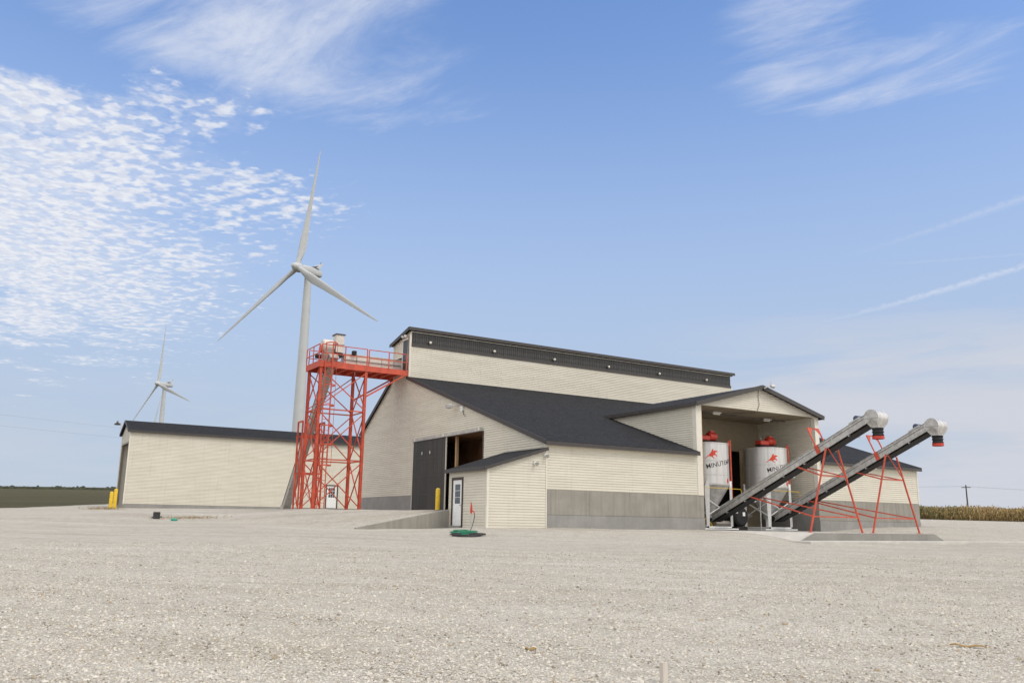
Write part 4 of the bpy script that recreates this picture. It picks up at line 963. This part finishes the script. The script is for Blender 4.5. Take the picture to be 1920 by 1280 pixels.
hx, hy = -4.3, -1.05; hz_ = gz(hx, hy)
t = thing('yard_hydrant', (hx, hy, hz_), 'red headed yard hydrant on a thin pipe in front of the lean-to', 'hydrant')
MB().tube([(hx, hy, hz_-.1), (hx, hy, .58)], .02, 8).build('standpipe', M['galv'], t, smooth=True); MB().tube([(hx, hy, .56), (hx, hy, .66), (hx, hy, .74), (hx, hy, .86), (hx, hy, .95)], [.03, .055, .045, .04, .015], 10).build('head', M['redlid'], t, smooth=True)
MB().tube([(hx, hy, .68), (hx+.08, hy-.06, .64), (hx+.1, hy-.08, .56)], .024, 8).build('spout', M['redlid'], t, smooth=True); MB().bar((hx, hy, .9), (hx-.03, hy, 1.0), .03).build('lever', M['redlid'], t); at_world(t)
def coil(name, cx, cy, r0, turns, rr, mat, label, tilt=.06, tail=None):
    pts = []; r_ = random.Random(cx)
    N = int(turns*22)
    for i in range(N):
        a = i/22*2*math.pi; k = 1+.16*math.sin(a*.37+1)+.06*math.sin(a*1.7)
        x = cx+r0*k*math.cos(a)+.05*math.sin(i*.9); y = cy+r0*.9*k*math.sin(a)
        pts.append((x, y, gz(x, y)+rr+.012*(i/22)+tilt*(.5+.5*math.sin(a*.5))*(i/N)))
    if tail: pts += tail
    o = MB().tube(pts, rr, 7).build(name, mat, None, smooth=True); tag(o, label, 'hose'); return o
coil('water_hose', -5.45, -2.55, .44, 5, .017, M['hoseg'], 'loosely coiled bright green hose lying by the yard hydrant', .07,
     None)
coil('air_hose', -5.7, -3.35, .55, 4, .022, M['hoseb'], 'black hose coiled flat on the gravel in front of the green one', .02)
o = MB().tube([(hx+.1, hy-.08, .55), (hx+.08, hy-.13, .42), (hx-.02, hy-.25, .26), (hx-.22, hy-.5, .08), (hx-.5, hy-.9, -.06), (hx-.75, hy-1.2, gz(hx-.75, hy-1.2)+.03)], .016, 7).build('feed_hose', M['hoseb'], None, smooth=True)
tag(o, 'thin black hose hanging in a curve from the red hydrant head', 'hose')

t = thing('pipe_stub', (-13.64, 14.1, .1), 'square black drain stub standing in the gravel before the shed', 'pipe')
bz = gz(-13.64, 14.1)
MB().box(-13.8, -13.5, 13.98, 14.25, bz-.1, bz+.33).build('body', M['hoseb'], t, bevel=.02); MB().tube([(-13.9, 14.0, bz+.06), (-13.4, 14.0, bz+.1)], .03, 7).build('cross_pin', M['hoseb'], t); at_world(t)
gz2 = gz(-12.95, 13.2)
o = MB().lathe([(.0, 0), (.055, 0), (.08, .0), (.08, .26), (.06, .26), (.06, .02)], (0, 0, 0), 14, 'x').build('drain_pipe', M['teal'], None, smooth=True); o.location = (-13.1, 13.2, gz2+.06); o.rotation_euler = (0, R(8), R(-25)); tag(o, 'short green plastic pipe end lying in the gravel hollow', 'pipe')
sx, sy = -15.92, -25.5; sz = gz(sx, sy)
t = thing('survey_stake', (sx, sy, sz), 'pale wooden stake sticking out of the gravel at the front', 'stake')
MB().prism([(sx-.03, sy-.02, sz-.2), (sx+.03, sy-.02, sz-.2), (sx+.028, sy-.02, -.985), (sx-.010, sy-.02, -.965), (sx-.028, sy-.02, -.975)], (0, .045, 0)).build('shaft', plain('pale_stake_wood', (.58, .53, .47), .8, var=.12, scale=14, stretch=(3, 3, .2)), t, bevel=.003); at_world(t)
def husk(x, y, L, ang, label):
    z = gz(x, y); N = 7; vs = []; ca, sa = math.cos(ang), math.sin(ang); r_ = random.Random(x)
    for i in range(N):
        s = i/(N-1)-.5; w = .028*(1-(2*s)**2)+.005; lift = .018+.012*math.sin(i*1.7)
        for k in (-1, 0, 1):
            u = s*L; v = k*w+.03*math.sin(i*.9); vs.append((x+u*ca-v*sa, y+u*sa+v*ca, z+lift+(.012 if k == 0 else 0)))
    fs = [(i*3+k, i*3+k+1, (i+1)*3+k+1, (i+1)*3+k) for i in range(N-1) for k in (0, 1)]
    o = MB().add(vs, fs).build('corn_husk', M['leaf'], None, smooth=True); o.modifiers.new('thick', 'SOLIDIFY').thickness = .004; tag(o, label, 'husk', 'dry husks on the gravel')
husk(-11.85, -25.82, .36, R(-45), 'long tan corn husk lying on the gravel at the right')
husk(-16.26, -23.89, .10, R(20), 'tiny tan husk scrap on the gravel near the middle')
# dry straw tufts beside the shed
def straw(name, cx, cy, rx, ry, n, h, label):
    V = []; Fc = []
    for i in range(n):
        x = random.gauss(cx, rx); y = random.gauss(cy, ry); z = gz(x, y); a = random.uniform(0, 6.28); l = random.uniform(.4, 1)*h; le = random.uniform(.3, 1.2)*l
        o = len(V); dx, dy = .012*math.cos(a), .012*math.sin(a)
        V += [(x-dx, y-dy, z-.02), (x+dx, y+dy, z-.02), (x+le*math.sin(a), y-le*math.cos(a), z+l)]; Fc.append((o, o+1, o+2))
    o = np_mesh(name, np.array(V), np.array(Fc), M['straw']); tag(o, label, 'weeds', kind='stuff')
straw('dry_weeds', -13.2, 40.3, .7, .35, 500, .22, 'dry tan weeds in the gravel by the yellow bollards')
straw('dry_weeds', -12.0, 14.2, .9, .3, 500, .12, 'dry straw in the gravel hollow behind the green pipe')

# ------------------------------------------------------------------ gravel stones near the camera
def gravel():
    N = 260000
    fw = np.array([math.sin(YAW), math.cos(YAW)]); rt = np.array([math.cos(YAW), -math.sin(YAW)])
    s = 4.5 + 21*rng.random(N)**1.8; lat = (rng.random(N)*2-1)*(s*.80+1.6)
    x = CAM.x + fw[0]*s + rt[0]*lat; y = CAM.y + fw[1]*s + rt[1]*lat
    z = ground_z(x, y)
    patch = .5+.5*np.sin(x*1.1+2*np.sin(y*.7))*np.sin(y*.9+1.5*np.sin(x*.5))
    keep = rng.random(N) < (.5+.5*patch); x, y, z, s = x[keep], y[keep], z[keep], s[keep]; n = len(x)
    size = .0055 + .012*rng.random(n)**2.0 + .012*rng.random(n)*(rng.random(n) < .07)
    base = np.array([(1,0,0),(0,1,0),(-1,0,0),(0,-1,0),(.1,.1,1),(0,0,-1.)]) 
    B = np.repeat(base[None], n, 0)*(1+.5*(rng.random((n, 6, 3))-.5)) + .25*(rng.random((n, 6, 3))-.5)
    B *= size[:, None, None]*np.stack([1+.6*rng.random(n), .8+.4*rng.random(n), .65+.45*rng.random(n)], 1)[:, None, :]
    a = rng.random(n)*6.283; ca, sa = np.cos(a)[:, None], np.sin(a)[:, None]
    Vx = B[..., 0]*ca-B[..., 1]*sa + x[:, None]; Vy = B[..., 0]*sa+B[..., 1]*ca + y[:, None]; Vz = B[..., 2] + z[:, None] + size[:, None]*.15
    V = np.stack([Vx, Vy, Vz], -1).reshape(-1, 3)
    f = np.array([(0,1,4),(1,2,4),(2,3,4),(3,0,4),(1,0,5),(2,1,5),(3,2,5),(0,3,5)])
    F = (f[None] + (np.arange(n)*6)[:, None, None]).reshape(-1, 3)
    m, g, b = newmat('limestone_chips'); 
    r = g.n('ShaderNodeNewGeometry').outputs['Random Per Island']
    c = g.mix(g.step(r, 0, 1, 'LINEAR'), (.40, .365, .305, 1), (.68, .645, .575, 1)); c = g.mix(g.step(g.m('FRACT', g.mul(r, 37.3)), .93, .95), c, (.24, .21, .17, 1)); c = g.mix(g.step(g.m('FRACT', g.mul(r, 91.7)), .96, .97), c, (.40, .32, .22, 1))
    g.put(b.inputs['Base Color'], c); b.inputs['Roughness'].default_value = .95; b.inputs['Specular IOR Level'].default_value = .2
    o = np_mesh('gravel_stones', V, F, m); tag(o, 'loose pale crushed limestone scattered over the yard', 'gravel', kind='stuff')
gravel()

# ------------------------------------------------------------------ crops, pole, turbines
def corn():
    A = np.array([73.0, 33.5]); Bd = np.array([.44, -.90]); Nd = np.array([.90, .44])     # edge direction, inward normal
    V = []; Fc = []; C = []
    pal = [(.36, .26, .105), (.44, .325, .14), (.28, .19, .075), (.15, .15, .05), (.07, .095, .028), (.22, .135, .055)]
    def leaf(p0, p1, p2, w, c):
        o = len(V); sdx = np.array([-(p2-p0)[1], (p2-p0)[0], 0]); L = np.linalg.norm(sdx) or 1; sdx = sdx/L*w
        V.extend([p0-sdx*.5, p0+sdx*.5, p1-sdx, p1+sdx, p2]); Fc.extend([(o, o+1, o+3), (o, o+3, o+2), (o+2, o+3, o+4)]); C.extend([c]*3)
    for row in range(16):
        t = -30.0
        while t < 52:
            t += .17*random.uniform(.7, 1.3) if row < 9 else .3*random.uniform(.7, 1.3)
            q = A + Bd*t + Nd*(row*.76+random.uniform(-.08, .08)); z0 = gz(q[0], q[1]); h = random.uniform(1.15, 1.5)*(1+.07*math.sin(t*.21)+.05*math.sin(t*.9))+(.22 if random.random() < .06 else 0)
            green = .5+.5*math.sin(t*.33+1.2*math.sin(t*.11)); b0 = np.array([q[0], q[1], z0])
            cst = pal[random.choice([1, 2, 5])]
            o = len(V); a = random.uniform(0, 3.14); w = np.array([math.cos(a)*.02, math.sin(a)*.02, 0]); top = b0+np.array([random.uniform(-.12, .12), random.uniform(-.12, .12), h])
            V.extend([b0-w, b0+w, top+w*.5, top-w*.5]); Fc.extend([(o, o+1, o+2), (o, o+2, o+3)]); C.extend([cst]*2)
            for k in range(8 if row < 9 else 5):
                f = (.12+.85*random.random()); s = b0+(top-b0)*f; a = random.uniform(0, 6.28); l = random.uniform(.3, .65)*(1.1-.4*f)
                d = np.array([math.cos(a), math.sin(a), 0]); c = pal[3+random.choice([0, 1, 1])] if random.random() < green*.6 else pal[random.choice([0, 0, 1, 1, 2, 5])]
                leaf(s, s+d*l*.55+np.array([0, 0, .16]), s+d*l+np.array([0, 0, random.uniform(-.35, .05)]), .035, c)
    V = np.array(V); Fc = np.array(Fc)
    m, g, b = newmat('ripening_corn'); at_ = g.n('ShaderNodeAttribute', attribute_name='leafcol'); g.put(b.inputs['Base Color'], at_.outputs['Color']); b.inputs['Roughness'].default_value = .8
    o = np_mesh('corn_field', V, Fc, m); ca = o.data.color_attributes.new('leafcol', 'FLOAT_COLOR', 'CORNER')
    cc = np.repeat(np.array([(c[0], c[1], c[2], 1) for c in C]), 3, 0); ca.data.foreach_set('color', cc.astype(np.float32).ravel())
    tag(o, 'ripening tan and green corn field beyond the gravel at the right', 'corn', kind='stuff')
corn()
def far_crop():
    V = []; Fc = []
    for i in range(5200):
        az = R(random.uniform(-9, 14)); D = random.uniform(520, 640)
        x = CAM.x+math.sin(az)*D; y = CAM.y+math.cos(az)*D; z = gz(x, y); h = random.uniform(.8, 1.5)*(1+.7*(random.random() < .02)); w = random.uniform(1.0, 2.4)
        o = len(V); a = random.uniform(0, 6.28); c, s = math.cos(a)*w, math.sin(a)*w
        V += [(x+c, y+s, z-.2), (x-s, y+c, z-.2), (x-c, y-s, z-.2), (x+s, y-c, z-.2), (x+c*.6, y+s*.6, z+h*.7), (x-s*.6, y+c*.6, z+h*.8), (x-c*.6, y-s*.6, z+h*.65), (x+s*.6, y-c*.6, z+h*.75), (x+random.uniform(-.4, .4), y, z+h*.9)]
        for k in range(4): k2 = (k+1) % 4; Fc += [(o+k, o+k2, o+4+k2), (o+k, o+4+k2, o+4+k), (o+4+k, o+4+k2, o+8)]
    o = np_mesh('hedgerow', np.array(V), np.array(Fc), plain('dark_far_foliage', (.046, .050, .026), .9, var=.4, scale=.3)); tag(o, 'dark ragged line of far crops and brush on the left horizon', 'hedgerow', kind='stuff')
far_crop()
def pole(x, y, top, label, arm=2.5, adir=(.62, -.78)):
    z = gz(x, y); t = thing('utility_pole', (x, y, z), label, 'utility pole'); ax = Vector((adir[0], adir[1], 0)).normalized()
    MB().tube([(x, y, z-.5), (x, y, top)], [.24, .17], 10).build('post', M['pole'], t, smooth=True); p = Vector((x, y, top-.75))
    MB().bar(p-ax*arm/2, p+ax*arm/2, .16, .2).build('crossarm', M['pole'], t)
    for s in (-.95, -.45, .45, .95): q = p+ax*(arm/2*s); MB().lathe([(.05, 0), (.09, .05), (.05, .12), (.09, .17), (.03, .26)], (q.x, q.y, q.z+.1), 8).build('insulator', M['galv'], t, smooth=True)
    at_world(t)
pole(237.6, 120.3, 13.8, 'dark wooden utility pole with one crossarm rising beyond the corn')
def sag(a, b_, dz, n=14): return [Vector(a).lerp(Vector(b_), i/n) - Vector((0, 0, dz*4*(i/n)*(1-i/n))) for i in range(n+1)]
_ax = Vector((.62, -.78, 0)).normalized()
for s, lb in ((-1.15, 'upper overhead wire running from the far utility pole across the horizon'), (1.15, 'lower overhead wire running from the far utility pole across the horizon')):
    p = Vector((237.6, 120.3, 13.35))+_ax*s; dirv = Vector((.848, -.53, 0))
    pts = sag(p-dirv*260+Vector((0, 0, 1.5)), p, 2.0)+sag(p, p+dirv*120+Vector((0, 0, -.5)), 1.4)[1:]
    o = MB().tube(pts, .016, 5).build('overhead_wire', M['wire'], None); tag(o, lb, 'wire', 'overhead wires by the corn')
for k, (z0_, lb) in enumerate(((22.0, 'upper faint overhead wire to the left of the long shed'), (19.6, 'lower faint overhead wire to the left of the long shed'))):
    pts = sag((-60, 175, z0_+2.0), (40, 205, z0_-.2), 1.0); o = MB().tube(pts, .011, 5).build('overhead_wire', M['wire'], None); tag(o, lb, 'wire', 'overhead wires by the shed')

def turbine(hub, psi, phi, L, label, th=None, cone=R(-2.3), tilt=R(5)):
    hub = Vector(hub); n = Vector((math.sin(psi)*math.cos(tilt), math.cos(psi)*math.cos(tilt), math.sin(tilt))); h = Vector((math.cos(psi), -math.sin(psi), 0)); u = h.cross(n)
    if u.z < 0: u = -u
    back = -Vector((math.sin(psi), math.cos(psi), 0)); k = L/42.0
    axis_p = hub + back*4.6*k; base = Vector((axis_p.x, axis_p.y, gz(axis_p.x, axis_p.y)))
    t = thing('wind_turbine', base, label, 'wind turbine', 'white wind turbines on the horizon')
    tz = hub.z-1.5*k
    MB().tube([base-Vector((0, 0, 1)), base.lerp(Vector((axis_p.x, axis_p.y, tz)), .5), Vector((axis_p.x, axis_p.y, tz))], [2.0*k, 1.6*k, 1.1*k], 32).build('mast', M['turb'], t, smooth=True)
    # nacelle: rounded box loft
    nb = MB(); secs = [(1.3, .8, .9), (2.0, 1.15, 1.2), (3.6, 1.4, 1.4), (6.0, 1.4, 1.4), (8.4, 1.25, 1.25), (9.6, 1.0, 1.05)]
    o = 0; Nn = 16
    for (s, a, b_) in secs:
        for i in range(Nn):
            q = 2*math.pi*i/Nn; cx_ = math.copysign(abs(math.cos(q))**.55, math.cos(q)); sx_ = math.copysign(abs(math.sin(q))**.55, math.sin(q))
            nb.v.append(tuple(hub + back*s*k + h*a*k*cx_ + Vector((0, 0, 1))*k*b_*sx_))
    for i in range(len(secs)-1):
        for j in range(Nn): j2 = (j+1) % Nn; nb.f.append((i*Nn+j, i*Nn+j2, (i+1)*Nn+j2, (i+1)*Nn+j))
    nb.f.append(tuple(range(Nn))); nb.f.append(tuple((len(secs)-1)*Nn+i for i in range(Nn)))
    na = nb.build('nacelle', M['turb'], t, smooth=True, auto=50)
    f0 = hub+back*6.4*k+Vector((0, 0, 1.2*k))
    MB().prism([f0-h*1.5*k, f0+back*1.6*k-h*1.5*k, f0+back*3.2*k+Vector((0, 0, 2.1*k))-h*1.3*k, f0+back*2.6*k+Vector((0, 0, 2.1*k))-h*1.3*k], h*2.8*k).build('cooler_fin', M['turb'], na)
    MB().prism([f0-back*1.5*k-h*1.2*k, f0-h*1.2*k+back*.9*k, f0+back*1.9*k+Vector((0, 0, 1.3*k))-h*1.2*k], h*2.4*k).build('cooler_grille', M['fascia'], na)
    MB().tube([f0+back*2.9*k+Vector((0, 0, 2.0*k)), f0+back*3.3*k+Vector((0, 0, 3.0*k))], .09*k, 6).build('wind_vane', M['fascia'], na)
    sp = MB(); prof = [(1.35, -1.3), (1.55, -.4), (1.45, .6), (1.1, 1.5), (.6, 2.1), (.0, 2.35)]; Nn = 20
    for (r, s) in prof:
        for i in range(Nn): q = 2*math.pi*i/Nn; sp.v.append(tuple(hub + n*s*k + (h*math.cos(q) + u*math.sin(q))*r*k))
    for i in range(len(prof)-1):
        for j in range(Nn): j2 = (j+1) % Nn; sp.f.append((i*Nn+j, i*Nn+j2, (i+1)*Nn+j2, (i+1)*Nn+j))
    sp.build('spinner', M['turb'], t, smooth=True)
    for b3 in range(3):
        a = phi+b3*2*math.pi/3; ax = (u*math.cos(a)+h*math.sin(a))*math.cos(cone)+n*math.sin(cone); cd = n.cross(ax).normalized()
        bb = MB(); st = [(.02, .85, .85, 0), (.06, .9, .8, 0), (.12, 1.4, .55, 18), (.2, 1.62, .38, 14), (.35, 1.25, .26, 9), (.55, .88, .17, 5), (.75, .6, .11, 2), (.92, .36, .06, 0), (.99, .16, .03, -1), (1.0, .05, .02, -1)]; Nn = 14
        for (f, c_, th_, tw_) in st:
            tw2 = R(tw_+55*0); bend = -n*(L*.022*(f**2.2)*0) ; cc = hub + ax*(f*L) + bend
            pd_ = (cd*math.cos(tw2)+n*math.sin(tw2)); tn = ax.cross(pd_).normalized()
            for i in range(Nn):
                q = 2*math.pi*i/Nn; off = 0 if f < .08 else .28*c_
                bb.v.append(tuple(cc + pd_*((math.cos(q)*c_*.92-off)*k) + tn*(math.sin(q)*th_*k*(1 if f < .08 else (1.0+.6*math.cos(q))*.8))))
        for i in range(len(st)-1):
            for j in range(Nn): j2 = (j+1) % Nn; bb.f.append((i*Nn+j, i*Nn+j2, (i+1)*Nn+j2, (i+1)*Nn+j))
        bb.f.append(tuple((len(st)-1)*Nn+j for j in range(Nn)))
        bb.build('blade', M['turb'], t, smooth=True, auto=60)
    at_world(t)
turbine((56.5, 227.15, 79.6), R(245.5), R(118.5), 42.75, 'nearest white wind turbine towering behind the red lattice tower')
turbine((72.6, 581.4, 89.9), R(250.5), R(10), 45.0, 'smaller white wind turbine standing beyond the long shed roof')
turbine((131, 970, 95.0), R(250), R(-4), 41.0, 'farthest wind turbine showing only one blade above the shed roof')
